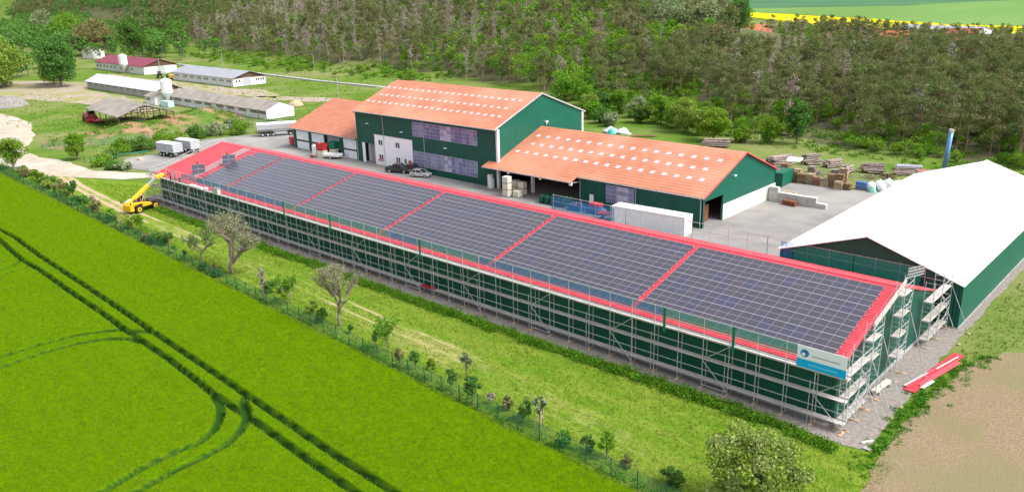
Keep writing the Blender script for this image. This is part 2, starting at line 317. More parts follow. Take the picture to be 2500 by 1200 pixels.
# orchard meadow between the field fence and the gravel path
TRK=np.array([(-190,-1),(-160,-2.5),(-144.9,-5),(-120.4,-6.9),(-101.2,-7.5),(-77.5,-8.7),(-62.6,-9.0),(-49.1,-9.9),(-35.6,-10.4),(-23,-11.7),(-13.3,-12.5),(-6.2,-14.2),(10,-16)])
def trk(x): return np.interp(x,TRK[:,0],TRK[:,1])
m_mead=bpy.data.materials.new('meadow_grass'); m_mead.use_nodes=True
def setup_meadow():
    N=m_mead.node_tree.nodes; L=m_mead.node_tree.links; b=N['Principled BSDF']; b.inputs['Roughness'].default_value=1; b.inputs['Specular IOR Level'].default_value=0
    tc=N.new('ShaderNodeTexCoord'); mp=N.new('ShaderNodeMapping'); mp.inputs['Scale'].default_value=(.35,1.3,1); L.new(tc.outputs['Object'],mp.inputs[0])
    def noise(s,d=6,v=mp.outputs[0]):
        n=N.new('ShaderNodeTexNoise'); n.inputs['Scale'].default_value=s; n.inputs['Detail'].default_value=d; L.new(v,n.inputs['Vector']); return n.outputs['Fac']
    def rng(f,a,c):
        r=N.new('ShaderNodeMapRange'); r.inputs['From Min'].default_value=a; r.inputs['From Max'].default_value=c; L.new(f,r.inputs['Value']); return r.outputs[0]
    def mix(f,a,c):
        x=N.new('ShaderNodeMix'); x.data_type='RGBA'; L.new(f,x.inputs[0])
        for i,v in ((6,a),(7,c)):
            if isinstance(v,tuple): x.inputs[i].default_value=(*v,1)
            else: L.new(v,x.inputs[i])
        return x.outputs[2]
    def madd(a,bb,k):
        m=N.new('ShaderNodeMath'); m.operation='MULTIPLY_ADD'; L.new(a,m.inputs[0]); m.inputs[1].default_value=k; L.new(bb,m.inputs[2]); return m.outputs[0]
    base=mix(rng(noise(.5),.35,.65),(.105,.195,.014),(.17,.23,.03))
    base=mix(rng(noise(2.5,8),.5,.75),base,(.085,.16,.018))
    A=N.new('ShaderNodeAttribute'); A.attribute_name='straw'; B=N.new('ShaderNodeAttribute'); B.attribute_name='dirt'
    n1=noise(1.3,9); n2=noise(.9,9)
    base=mix(rng(madd(n1,A.outputs['Fac'],1.0),.95,1.35),base,(.30,.28,.105))
    base=mix(rng(madd(n2,B.outputs['Fac'],.9),1.0,1.25),base,(.40,.31,.20))
    L.new(base,b.inputs['Base Color'])
    bp=N.new('ShaderNodeBump'); bp.inputs['Distance'].default_value=.1; L.new(noise(9,8,tc.outputs['Object']),bp.inputs['Height']); L.new(bp.outputs[0],b.inputs['Normal'])
setup_meadow()
def straw(x,y):
    d=y-trk(x); r=np.exp(-((d+.2)/2.6)**2)*.60+np.exp(-((d+3.2)/1.5)**2)*.22+np.exp(-((d-3.4)/.8)**2)*.2
    return r*(.55+.75*vnoise(x,y,7,11))
def dirtf(x,y):
    d=y-trk(x); w=sm((-x-8)/60.)*.35+.45
    return (np.exp(-((d-.85)/.38)**2)+np.exp(-((d+.85)/.38)**2))*w*(.5+.7*vnoise(x,y,5,12))+sm((-x-100)/25)*np.exp(-(d/1.6)**2)*.6
g=gridmesh('orchard_meadow',axis([(-200,-130,.6),(-130,14,.4)]),axis([(-21.5,-.5,.3),(-.5,14,.8)]),lambda x,y:-.004+.05*vnoise(x,y,1.7,8)*(y<-4)-.03,[m_mead],
  attrs={'straw':straw,'dirt':dirtf},keep=lambda x,y:(x<5.4)&(y>fence_y(x)-1.6)&((y<-2.1)|(x<-124))&(y<np.interp(x,[-200,-172,-160,-145,-125],[-9,-6,-4,1,10])))
tag(g,kind='structure')
# earth mound behind the left fence
def moundz(x,y):
    u=(x+202)*.94+(y-38)*.33; v=-(x+202)*.33+(y-38)*.94
    return 2.9*np.exp(-(u/9)**2)*sm((26-abs(v-4))/14)*(.7+.5*vnoise(x,y,5,21))+1.3*np.exp(-(((x+196)/9)**2+((y-14)/6)**2))-.3
g=gridmesh('earth_mound',axis([(-232,-172,1.2)]),axis([(2,76,1.2)]),moundz,[mat('weedy_earth',(.10,.17,.03),(.075,.13,.025),scale=.3,rough=1,bump=.15,bscale=2,detail=8,c3=(.29,.18,.11),s3=.16)],keep=lambda x,y:moundz(x,y)>-.12); tag(g,kind='structure')
# ------------------------------------------------------------------ wheat field with tramlines
TR=dict(A=[(-330,-20),(-200,-23),(-150,-25),(-120.9,-25.8),(-113.4,-25.8),(-101.2,-26.7),(-87.8,-27.3),(-75,-27.9),(-62.4,-28.7),(-54.9,-29),(-47.4,-29.4),(-40.4,-29.8),(-34.7,-30.1),(-27.2,-30.5),(-20.8,-30.7),(30,-33)],
B=[(-330,-22),(-200,-25),(-150,-27),(-114.3,-27.8),(-101.7,-28.9),(-93.1,-29),(-81.8,-29.6),(-73.2,-29.9),(-64.5,-30.4),(-53.6,-30.8),(-44.2,-31.6),(-34.9,-31.9),(-27.3,-32.3),(-22.9,-32.5),(30,-35)],
C1=[(-70,-70),(-67.5,-50),(-68.1,-41.8),(-68.4,-38.7),(-68,-34.8),(-66.5,-31.9),(-65.2,-30.6),(-62.1,-28.8)],C2=[(-67.5,-70),(-65,-50),(-65.5,-42.6),(-65.9,-38.4),(-65.5,-35.3),(-64.3,-32.8),(-62.1,-31),(-60.5,-30.8)],
D1=[(-33,-60),(-36,-47),(-36.4,-44),(-37.1,-41.2),(-37.3,-38.5),(-37.1,-36.6),(-38.1,-34.7),(-39.7,-33.3),(-41.5,-32.3),(-43.4,-31.8)],D2=[(-31,-60),(-34,-46),(-34.4,-42.3),(-34.8,-40),(-34.8,-37.8),(-35.1,-35.4),(-36.1,-33.6),(-37.3,-32.3),(-39,-31.2),(-41.1,-30.5)],
E1=[(-98,-50),(-98.2,-36),(-98.9,-32.5),(-99.4,-30.7),(-101.1,-29.1)],E2=[(-96,-50),(-95.8,-37),(-96.4,-33.3),(-97,-30.9),(-97.6,-29.1)])
def tramdist(x,y):
    D=np.full(np.shape(x),9.)
    for k,P in TR.items():
        sc=.92 if k in 'AB' else (.95 if k[0]!='E' else .8)
        for (ax,ay),(bx,by) in zip(P[:-1],P[1:]):
            dx,dy=bx-ax,by-ay; t=np.clip(((x-ax)*dx+(y-ay)*dy)/(dx*dx+dy*dy),0,1); D=np.minimum(D,np.hypot(x-ax-t*dx,y-ay-t*dy)/sc)
    return D
CH=.8
def wheat_z(x,y):
    d=tramdist(x,y)+(vnoise(x,y,.8,4)-.5)*.03
    t=sm((d-.31)/.12); e=sm((fence_y(x)-.75-y)/.5)
    return (CH*(.9+.12*vnoise(x,y,9,2)+.06*vnoise(x,y,1.1,3)))*t*e+.0
xs=axis([(-400,-200,8),(-200,-125,1.2),(-125,-72,.2),(-72,-28,.11),(-28,-14,.2),(-14,24,2)]); ys=axis([(-160,-60,8),(-60,-46,.4),(-46,-23.5,.12),(-23.5,-6,.5)])
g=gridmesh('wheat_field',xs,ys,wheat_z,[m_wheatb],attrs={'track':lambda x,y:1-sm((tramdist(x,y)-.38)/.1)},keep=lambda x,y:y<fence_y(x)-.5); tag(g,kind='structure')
g_=sheet('field_soil',[(-400,-160),(26,-160),(26,-19),(0,-18.6),(-62,-15.6),(-110,-13.4),(-185,-10),(-260,-8),(-400,-8)],-.022,mat('field_soil_under_crop',(.10,.13,.03),(.16,.13,.08),scale=1.2,rough=1),20,0)
def blades(name,n,xr,yr,zf,accept,h,wd,m,label,cat,seed,per=3,lean=.3,kind='stuff'):
    rs=np.random.RandomState(seed); x=rs.uniform(*xr,n); y=rs.uniform(*yr,n)
    # thin with distance from the camera so the sward keeps its density in view
    d=np.hypot(x-CAMP[0],y-CAMP[1]); keep=rs.rand(n)<np.clip((55/d)**1.6,0,1)
    z0=zf(x,y); px,py,pz=proj(np.stack([x,y,z0],1)); keep&=(px>-260)&(px<2800)&(py>-100)&(py<1420)&(pz>0)&accept(x,y)
    x,y,z0,d=x[keep],y[keep],z0[keep],d[keep]; x=np.repeat(x,per)+rs.normal(0,.07,len(x)*per); y=np.repeat(y,per)+rs.normal(0,.07,len(y)*per); z0=np.repeat(z0,per); d=np.repeat(d,per)
    k=len(x); a=rs.uniform(0,2*np.pi,k); hgt=h*rs.uniform(.5,1.15,k); ww=wd*np.clip(d/60,.8,2.6)*rs.uniform(.6,1.3,k); lx,ly=rs.normal(0,lean,(2,k))*hgt
    V=np.empty((k,3,3)); V[:,0]=np.stack([x-ww*np.cos(a),y-ww*np.sin(a),z0],1); V[:,1]=np.stack([x+ww*np.cos(a),y+ww*np.sin(a),z0],1); V[:,2]=np.stack([x+lx,y+ly,z0+hgt],1)
    o=link(name,np_mesh(name,V.reshape(-1,3),np.arange(3*k).reshape(-1,3),[m])); tag(o,label,cat,kind=kind); return o
blades('wheat',420000,(-185,0),(-62,-9),lambda x,y:wheat_z(x,y)-.10,lambda x,y:(y<fence_y(x)-.9)&(tramdist(x,y)>.41),.30,.022,m_wheat,'dense bright green young wheat filling the big field in front','crop',1,per=3,lean=.35)
blades('grass',190000,(-190,6),(-21,12),lambda x,y:np.zeros_like(x)-.03,lambda x,y:(y>fence_y(x)-1.0)&((y<-2.9)|((x<-125)&(y<np.interp(x,[-172,-160,-145,-126],[-9,-6,-1,7]))))&(dirtf(x,y)<.42)&(np.random.RandomState(2).rand(len(x))>straw(x,y)*.9),.26,.022,m_grass,'short meadow grass of the orchard strip between fence and hall','grass',2,per=2,lean=.5)
blades('grass',60000,(3.3,60),(-6,85),lambda x,y:np.zeros_like(x)-.05,lambda x,y:(y>np.interp(x,[3.3,4.6,5.4,7.2,12,26,80],[30,12,18.5,24.5,29.5,37,41]))&(x>3.6),.30,.03,m_grass,'yellowish grass between the white roofed hall and the bare soil','grass',3,per=2,lean=.5)
blades('grass',60000,(-320,-150),(4,150),lambda x,y:hh(x,y)-.05,lambda x,y:(y>70)|((x<-172)&(y>12)&(y<50)),.5,.06,m_grass,'rough grass around the old farm sheds','grass',4,per=2,lean=.5)
# ------------------------------------------------------------------ foliage tools
def leafquads(C,size,rs,flat=0):
    n=len(C); nrm=rs.normal(0,1,(n,3)); nrm[:,2]=np.abs(nrm[:,2])+flat; nrm/=np.linalg.norm(nrm,axis=1)[:,None]
    t=np.cross(nrm,rs.normal(0,1,(n,3))); t/=np.linalg.norm(t,axis=1)[:,None]+1e-9; b=np.cross(nrm,t)
    s=(np.asarray(size)*rs.uniform(.6,1.3,n))[:,None]/2; t=t*s; b=b*s*rs.uniform(.5,1,n)[:,None]
    V=np.stack([C-t-b,C+t-b*.6,C+t*.8+b,C-t*.7+b],1).reshape(-1,3); return V
def clump(c,r,n,rs,shell=.45):
    u=rs.normal(0,1,(n,3)); u/=np.linalg.norm(u,axis=1)[:,None]; return np.asarray(c)+u*np.asarray(r)*(rs.rand(n)**shell)[:,None]
def qf(n): return np.arange(4*n).reshape(-1,4)
class Proto: pass
def mkproto(kind,seed):
    rs=np.random.RandomState(seed); P=Proto(); P.kind=kind; tb=MB(); L=[]; S=[]
    if kind=='pine':
        H=12+rs.uniform(-1,1.5); lean=rs.normal(0,.35,2); pts=[Vector((lean[0]*t*t,lean[1]*t*t,H*.93*t)) for t in (0,.3,.6,.85,1)]
        for a,b,r0,r1 in zip(pts[:-1],pts[1:],(.19,.15,.11,.07),(.15,.11,.07,.03)): tb.tube(a,b,r0,r1,n=5,caps=False)
        for i in range(rs.randint(11,16)):
            t=rs.uniform(.34,.98); a=rs.uniform(0,6.28); rad=rs.uniform(.5,3.1)*(1.25-t*.75); p=np.array([lean[0]*t*t,lean[1]*t*t,H*t]); c=p+[rad*math.cos(a),rad*math.sin(a),rs.uniform(-.1,.6)]
            tb.tube(p-[0,0,.4],c,.045,.015,n=3,caps=False); k=rs.randint(120,170); L.append(clump(c,(1.55,1.55,.85),k,rs,.6)); S.append(np.full(k,.27))
        for i in range(5):
            t=rs.uniform(.2,.5);a=rs.uniform(0,6.28);tb.tube((0,0,H*t),(math.cos(a)*1.1,math.sin(a)*1.1,H*t+.1),.03,.01,n=3,caps=False)
        P.mats=[m_pinebark,m_pine]
    elif kind=='bare':
        H=11.5+rs.uniform(-1.5,1.5); tb.tube((0,0,0),(rs.normal(0,.2),rs.normal(0,.2),H*.55),.15,.09,n=5,caps=False); tb.tube((0,0,H*.55),(rs.normal(0,.3),rs.normal(0,.3),H),.09,.02,n=4,caps=False)
        for i in range(22):
            t=rs.uniform(.25,.97); a=rs.uniform(0,6.28); l=rs.uniform(.9,2.4)*(1.2-t*.7); q=np.array([l*math.cos(a),l*math.sin(a),H*t+l*rs.uniform(.1,.7)]); tb.tube((0,0,H*t),q,.035,.012,n=3,caps=False)
            k=rs.randint(28,46); L.append(clump(q*[.75,.75,1],(.9,.9,.65),k,rs)); S.append(np.full(k,.20))
        P.mats=[m_paleb,m_twig]
    elif kind in('broad','bushy'):
        H=8+rs.uniform(-1,1) if kind=='broad' else 3.0; Wd=H*.36 if kind=='broad' else 1.7; zc=H*.58 if kind=='broad' else 1.45
        tb.tube((0,0,0),(0,0,H*.5),.14 if kind=='broad' else .05,.07,n=5,caps=False)
        for i in range(rs.randint(16,22)):
            u=rs.normal(0,1,3); u/=np.linalg.norm(u); c=np.array([0,0,zc])+u*[Wd*.75,Wd*.75,H*.34]*rs.uniform(.5,1); tb.tube((0,0,H*.35),c,.05,.015,n=3,caps=False)
            k=rs.randint(34,60); r=rs.uniform(.85,1.3)*H/8 if kind=='broad' else .55; L.append(clump(c,(r,r,r*.8),k,rs)); S.append(np.full(k,.30 if kind=='broad' else .17))
        P.mats=[m_bark,m_leaf]
    P.H=H; C=np.concatenate(L); S=np.concatenate(S); P.C=C; P.S=S; P.lv=leafquads(C,S,rs); P.tv=np.array(tb.v,float); P.tf=np.array([f for f in tb.f],int)
    P.far_lv=leafquads(C[::4],S[::4]*1.9,rs)
    return P
def proto_thing(P,name,crown,label,cat,group,mats=None):
    mats=mats or P.mats; root=thing(name,label,cat,group=group)
    link('trunk',np_mesh('trunk',P.tv,P.tf,[mats[0]]),root); link(crown,np_mesh(crown,P.lv,qf(len(P.lv)//4),[mats[1]]),root)
    KIDS[root.name]=list(root.children); return root
PR={k:[mkproto(k,100+i*7+len(k)) for i in range(5)] for k in ('pine','bare','broad','bushy')}
# ------------------------------------------------------------------ the wood on the slope
HOUSES=[(-262,330,.35,'orange'),(-176,338,.9,'orange'),(-128,325,.2,'pink'),(-90,276,.5,'orange'),(-80,330,.25,'red'),(-59,270,.4,'orange'),(-370,345,.6,'orange'),(-336,352,.2,'orange')]
rs=np.random.RandomState(77); cand=[]
for gx in np.arange(-640,110,4.9):
    for gy in np.arange(110,480,4.9):
        x=gx+rs.uniform(-2,2); y=gy+rs.uniform(-2,2); s=y-float(np.interp(x,BX,BY)); off=9 if x<-255 else (4 if x<-212 else (-9 if -150<x<-62 else 0))
        if s<off+rs.uniform(-3,3) or s>(235 if x<-270 else 345): continue
        if -58<x<-45 and y<133: continue
        if rs.rand()<(.10 if s<40 else .22): continue
        n=float(vnoise(x,y,26,9)); u=rs.rand()
        if x<-262: k='bare' if u<.36+.25*(n-.5) else ('pine' if u<.72 else 'broad')
        elif x<-140: k='broad' if u<.58+.5*(n-.5) else ('bare' if u<.68 else 'pine')
        else: k='pine' if u<.80 else ('bare' if u<.90 else 'broad')
        if -150<x<-62 and s<14 and rs.rand()<.75: k='broad'
        if x<-540: k='broad' if u<.7 else 'pine'
        sc=rs.uniform(.68,1.15); px,py,pz=proj([[x,y,5.]])
        if px[0]>1790:
            mh=35.7-.0655*math.hypot(x-CAMP[0],y-CAMP[1])-float(hh(x,y))+rs.uniform(-.5,1.2); sc=min(sc,mh/12.5)
            if y>330: sc=min(.9,max(sc,rs.uniform(.42,.62)))
            if any(9<math.hypot(x-q[0],y-q[1])<26 and y<q[1]+4 for q in HOUSES): sc=max(sc,rs.uniform(.6,.85))
            if sc<.3: continue
        cand.append((x,y,k,sc,rs.uniform(0,6.28),rs.randint(5)))
cand=[c for c in cand if all(math.hypot(c[0]-h[0],c[1]-h[1])>9 for h in HOUSES)]
def dist(c): return math.hypot(c[0]-CAMP[0],c[1]-CAMP[1])
def inview(c,m=120):
    px,py,pz=proj([[c[0],c[1],float(hh(c[0],c[1]))+6]]); return pz[0]>0 and -m<px[0]<2500+m and py[0]>-m*.7
INFO={'pine':('pine_tree','crown','tall pine with a bare reddish trunk standing in the wood on the slope','pine','pines in the wood on the slope',280),
 'bare':('bare_tree','crown','leafless grey brown tree standing in the wood on the slope','bare tree','leafless trees in the wood on the slope',200),
 'broad':('broadleaf_tree','crown','bright green broadleaf tree growing among the trees of the wooded slope','tree','green broadleaf trees in the wood on the slope',200)}
rest=[]
for k,(nm,cr,lab,cat,grp,lim) in INFO.items():
    L=sorted([c for c in cand if c[2]==k and inview(c)],key=dist); protos=[None]*5
    for i,c in enumerate(L[:lim]):
        P=PR[k][c[5]]; loc=(c[0],c[1],float(hh(c[0],c[1]))-.1)
        if protos[c[5]] is None: protos[c[5]]=proto_thing(P,nm,cr,lab,cat,grp); o=protos[c[5]]; o.location=loc; o.rotation_euler=(0,0,c[4])
        else: o=copy_tree(protos[c[5]],loc=loc,rz=c[4])
        sc=c[3]*((.66 if c[0]>-140 else 1.28) if k=='broad' else 1.); o.scale=(sc,sc,sc)
    rest+=L[lim:]
rest=[c for c in rest if inview(c,260)]
def merge(name,items,mats,lab,cat,kinds):
    V=[];F=[];M=[];n0=0
    for x,y,k,sc,rz,pi in items:
        P=PR[k][pi]; c,s=math.cos(rz),math.sin(rz); Rz=np.array([[c,s,0],[-s,c,0],[0,0,1]])*sc; off=np.array([x,y,float(hh(x,y))-.1])
        for v,f,m in ((P.tv,P.tf,kinds[k][0]),(P.far_lv,qf(len(P.far_lv)//4),kinds[k][1])):
            V.append(v@Rz+off); F.append(f+n0); M.append(np.full(len(f),m)); n0+=len(v)
    o=link(name,np_mesh(name,np.concatenate(V),np.concatenate(F),mats,mi=np.concatenate(M))); return tag(o,lab,cat,kind='stuff')
MM=[m_pinebark,m_pine,m_paleb,m_twig,m_bark,m_leaf,m_leaf2]; KM={'pine':(0,1),'bare':(2,3),'broad':(4,5),'bushy':(4,6)}
if rest: merge('far_woodland',rest,MM,'mixed wood of pines, bare and green trees covering the hill further back','woodland',KM)
# far left valley woodland
rs=np.random.RandomState(31); far=[]
for gx in np.arange(-1500,-560,9.):
    for gy in np.arange(170,760,9.):
        x=gx+rs.uniform(-4,4); y=gy+rs.uniform(-4,4); b=float(np.interp(x,BX,BY))
        if y<b or (-1010<x<-760 and y<b+26) or not inview((x,y),60): continue
        far.append((x,y,'broad' if rs.rand()<.72 else 'pine',rs.uniform(1.0,1.7),rs.uniform(0,6.28),rs.randint(5)))
for i in range(480):
    x=rs.uniform(-1000,-395); y=float(np.interp(x,[-1000,-760,-560,-395],[290,225,160,140]))+rs.uniform(-55,35)
    if (x>-440 and y<146) or (x>-500 and y<124): continue
    far.append((x,y,'broad',rs.uniform(1.0,2.0),rs.uniform(0,6.28),rs.randint(5)))
for i in range(60): far.append((rs.uniform(-520,-388),rs.uniform(30,98),'broad',rs.uniform(1.2,2.0),rs.uniform(0,6.28),rs.randint(5)))
KM2=dict(KM); KM2['broad']=(4,6)
merge('far_woodland',far,MM,'distant green woodland across the valley at the top left','woodland',KM2)
# shrubs on the grassy slope
rs=np.random.RandomState(8); shrubs=[(-227.6,151,1.9),(-230.5,149,1.3),(-318,152,1.3)]
for i in range(70):
    x=rs.uniform(-430,-222); b=float(np.interp(x,BX,BY)); y=b+rs.uniform(-20,9)
    if y<137.5: continue
    shrubs.append((x,y,rs.uniform(.6,1.5)))
for i in range(290):
    x=rs.uniform(-150,25); y=float(np.interp(x,BX,BY))+rs.uniform(-4,26)
    if -56<x<-47 and y<131: continue
    shrubs.append((x,y,rs.uniform(.5,1.5)))
pb=[None]*5
for i,(x,y,s) in enumerate(shrubs):
    k=i%5
    if pb[k] is None: pb[k]=proto_thing(PR['bushy'][k],'shrub','foliage','green shrub growing on the grass at the foot of the wooded slope','shrub','shrubs at the foot of the wooded slope'); o=pb[k]; o.location=(x,y,float(hh(x,y))-.1)
    else: o=copy_tree(pb[k],loc=(x,y,float(hh(x,y))-.1),rz=rs.uniform(0,6))
    o.scale=(s*1.25,s*1.25,s)
def custom_tree(name,label,cat,x,y,H,W,leafm,seed,dens=1.,leaf=.3,trunkm=None,base=.15,group=None,shape=1.,clumps=None,kind=None,cr=(.13,.2),cn=1.,shell=.5):
    rs=np.random.RandomState(seed); tb=MB(); L=[]; root=thing(name,label,cat,(x,y,float(hh(x,y))-.05),group=group)
    r0=H*.022+.02; tb.tube((0,0,0),(0,0,H*.45),r0,r0*.6,n=7,caps=False); tb.tube((0,0,H*.45),(rs.normal(0,.03)*H,rs.normal(0,.03)*H,H*.85),r0*.6,r0*.15,n=5,caps=False)
    zc=H*(base+(1-base)/2); hz=H*(1-base)/2; nc=clumps or int(26*dens)
    for i in range(nc):
        u=rs.normal(0,1,3); u/=np.linalg.norm(u); q=rs.uniform(.45,.98); taper=1-.25*max(0,u[2])*shape; c=np.array([0,0,zc])+u*[W/2*.82*taper,W/2*.82*taper,hz*.88]*q
        tb.tube((0,0,max(.1*H,c[2]-H*.3)*.9),c,r0*.28,r0*.07,n=4,caps=False); r=rs.uniform(*cr)*W; L.append(clump(c,(r,r,r*.75),int(cn*rs.uniform(85,140)*dens*min(1.6,(.3/leaf)**.6)),rs,shell))
    C=np.concatenate(L); V=leafquads(C,leaf,rs)
    tb.build('trunk',trunkm or m_bark,root); link('crown',np_mesh('crown',V,qf(len(C)),[leafm]),root); return root
custom_tree('willow_tree','huge round mid green tree beside the dirt yard, tallest at the left','tree',-333,60.6,22.5,18.5,m_leaf2,1,2.2,.55,base=.05)
custom_tree('willow_tree','yellow green drooping willow at the left edge','tree',-352,46,20,22,m_leafy,2,2.6,.55,base=.03)
custom_tree('willow_tree','second yellow green willow, cut by the left edge','tree',-368,42,18,16,m_leafy,23,2.6,.55,base=.03)
custom_tree('willow_tree','low green tree between the round tree and the left edge','tree',-347,63,12,13,m_leafy,24,1.6,.5,base=.03)
custom_tree('poplar_tree','tall grey green poplar behind the red roofed shed','tree',-432,134,24,18,m_leaf2,3,2.6,.55,base=.08)
custom_tree('broadleaf_tree','wide brownish green tree left of the grey green poplar','tree',-492,138,22,27,m_brownleaf,4,2.6,.6,base=.02)
custom_tree('broadleaf_tree','bright green round tree above the huge round tree','tree',-585,158,24,27,m_leaf,5,2.,.6,base=.05)
custom_tree('flowering_tree','pale blossoming tree far left behind the bright round tree','tree',-720,189,25,20,m_bloss,6,1.6,.7,base=.05)
custom_tree('flowering_tree','big pale green flowering chestnut rising above the wood, right of centre','tree',-165,236,14.5,23,m_bloss,7,2.6,.5,base=.02)
custom_tree('flowering_tree','second pale flowering chestnut joined to the right of the big one','tree',-148,238,13,17,m_bloss,37,2.2,.5,base=.02)
custom_tree('broadleaf_tree','dark green tree beside the flowering chestnut with the fields behind','tree',-141,252,15,12,m_leaf2,8,1.6,.45,base=.02)
custom_tree('broadleaf_tree','dense bright green tree peeping over the tall green hall','tree',-140,139,9,13,m_leaf,9,1.8,.32,base=0)
custom_tree('broadleaf_tree','bright green round tree behind the log pile by the low hall roof','tree',-70,105.5,8.0,8.5,m_leaf,10,1.8,.26,base=.05)
custom_tree('broadleaf_tree','small bright green tree at the wood edge above the log stack','tree',-59,110.5,6.6,6.2,m_leaf,11,1.5,.26,base=.05)
custom_tree('broadleaf_tree','tall dark green tree between the two bright ones and the bare patch','tree',-53.6,113,11.5,6.5,m_leaf2,12,1.6,.3,base=.1)
custom_tree('broadleaf_tree','wide yellow green tree at the wood edge behind the low hall','tree',-81,112,8.6,9.5,m_leafy,13,1.6,.28,base=.05)
custom_tree('broadleaf_tree','green bushy tree at the wood edge, left of the log piles','tree',-92.7,119,8.4,9,m_leaf,14,1.6,.3,base=.05)
custom_tree('young_tree','open young tree with airy yellow green crown beside the gravel road','tree',-172.6,-7.4,7.3,7,m_leaf,15,1.3,.26,base=.22)
custom_tree('young_tree','bright lime green tree on the verge by the yard entrance','tree',-172.8,5.6,6.3,5.2,m_leaf,16,1.5,.24,base=.05)
custom_tree('young_tree','small round dark green tree held by stakes left of the telehandler','tree',-133.9,-9.9,3.9,2.3,m_leaf2,17,1.0,.17,base=.42)
def staked(x,y):
    b=MB()
    for dx,dy in ((-.35,-.3),(.35,-.3),(0,.4)): b.tube((x+dx,y+dy,0),(x+dx,y+dy,1.7),.04,n=5)
    for z in (1.6,.9): b.bar((x-.35,y-.3,z),(x+.35,y-.3,z),.03); b.bar((x-.35,y-.3,z),(x,y+.4,z),.03); b.bar((x+.35,y-.3,z),(x,y+.4,z),.03)
    return b.build('tree_stakes',m_pallet)
for i,(x,y,d) in enumerate(((-133.9,-9.9,'small round dark green tree'),(-125.3,-9.8,'sapling left of the telehandler'),(-110.5,-11.5,'sapling nearest the telehandler'),(-18.4,-16.0,'sapling with the bare pale crown'))): tag(staked(x,y),'three wooden stakes around the '+d,'tree stakes')
SM=[('bare sapling',-125.3,-9.8,2.6,1.2,m_twig),('dark green fruit sapling',-101.9,-12.1,3.4,1.6,m_leaf),('leafy fruit sapling',-93.3,-11.8,2.6,1.9,m_leaf2),('pale thin sapling',-62.7,-15.0,4.6,1.5,m_twig),('round dark green bush',-64.9,-12.9,1.5,1.9,m_leaf2),('red tinged bush',-63.4,-12,1.3,1.4,m_brownleaf),
('yellow green bush',-54.8,-13.5,1.7,1.5,m_leafy),('dark green bush',-51.6,-14.5,2,1.7,m_leaf2),('tiny sapling',-46.7,-14.3,1.1,.7,m_leaf2),('small sapling',-41.7,-14.9,1.7,.9,m_leaf2),('reddish leaved sapling',-36.1,-16.3,2.5,1.1,m_brownleaf),('green sapling',-34.6,-15.6,2.2,1.3,m_leaf2),
('small green sapling',-31.6,-16.2,2.6,1.2,m_leaf),('slim green sapling',-28.8,-16.4,2.4,1.3,m_leaf2),('pale flowering sapling',-29.6,-13.6,3.0,1.3,m_bloss),('round green sapling',-25.5,-16.9,3,1.9,m_leaf2),('grey twiggy sapling',-24.3,-15.8,1.3,.9,m_twig),('small bush',-22.5,-15.7,1.6,1.2,m_brownleaf),('leafy dark green bush',-20.2,-16,2.2,1.6,m_leaf2),
('sapling with bare pale crown',-18.4,-16,3.3,1.4,m_bloss),('low green bush',-15,-17.2,1.8,1.4,m_leaf),('low dark bush',-13,-16.6,1.8,1.3,m_leaf2),('leafy young apple',-11.3,-16.3,2.4,1.7,m_leaf),('reddish low bush',-9.4,-16.3,1.3,1,m_brownleaf),('wide low bush',-5.5,-16,1.7,1.9,m_leaf2),
('green bush',-79,-14.0,1.2,1.5,m_leaf2),('red brown bush',-77,-13.6,1.3,1.6,m_brownleaf),('dark bush',-75.3,-14.3,1.1,1.9,m_leaf2),('slim sapling',-89,-13.2,1.7,.8,m_leaf),('slim dark sapling',-85.5,-13.4,1.5,.8,m_leaf2)]
ORD=['first','second','third','fourth','fifth','sixth','seventh','eighth','ninth','tenth','eleventh','twelfth','thirteenth','fourteenth','fifteenth','sixteenth','seventeenth','eighteenth','nineteenth','twentieth']
SM=sorted(SM,key=lambda s:s[1]) 
for i,(l,x,y,H,W,m) in enumerate(SM):
    where='near the wide sparse tree' if x<-72 else ('between the two sparse trees' if x<-49.5 else ('right of the thin sparse tree' if x<-33 else ('midway along the right half of the fence' if x<-19 else 'beside the fence near the bottom edge')))
    if x<-90: where='along the fence below the telehandler'
    custom_tree('sapling' if 'bush' not in l else 'bush',l+' '+where,'sapling' if 'bush' not in l else 'bush',x,y,H,W,m,200+i,.75 if m is not m_twig else .4,.15 if m is not m_twig else .10,base=.35 if 'bush' not in l else .02,clumps=14)
# loose bushes along the left part of the fence and the hedges by the yard
hb=[(-168,-7.5),(-163,-8.6),(-158,-8),(-153,-8.2),(-148,-9.8),(-143,-9),(-139,-10.4),(-130,-10.9),(-122,-11.3),(-117,-11.5),(-114,-12.1),(-107,-11.9),(-98,-13),(-95.5,-12.7)]
hm=[m_leaf2,m_brownleaf,m_leaf,m_leaf2,m_leafy,m_brownleaf,m_leaf2]
for i,(x,y) in enumerate(hb): custom_tree('bush','%s low bush along the fence left of the telehandler, %s from the left edge'%(['dark green','bronze','bright green','dark green','yellow green','bronze','dark green'][i%7],ORD[i]),'bush',x,y+.4,1.4+.5*(i%3),3.0+(i%2),hm[i%7],300+i,.8,.22,base=0,clumps=12)
hd=[(-171,14.5,2.6,5),(-170,19,2.8,5.5),(-170.5,24.5,3,6),(-172,29,2.6,4.5),(-175,35,2.8,4.5),(-175.5,40.5,2.8,5),(-172,45,3.2,5),(-168,51.5,2.6,5),(-165,56,2.4,5),(-160,60,2.4,5),(-167,9.8,1.6,4),(-161,6.2,1.2,4),(-156,6.6,1.1,3.6),(-153.5,7.6,1.2,3),(-165,8,1.4,4),(-181,48,2.2,3.4)]
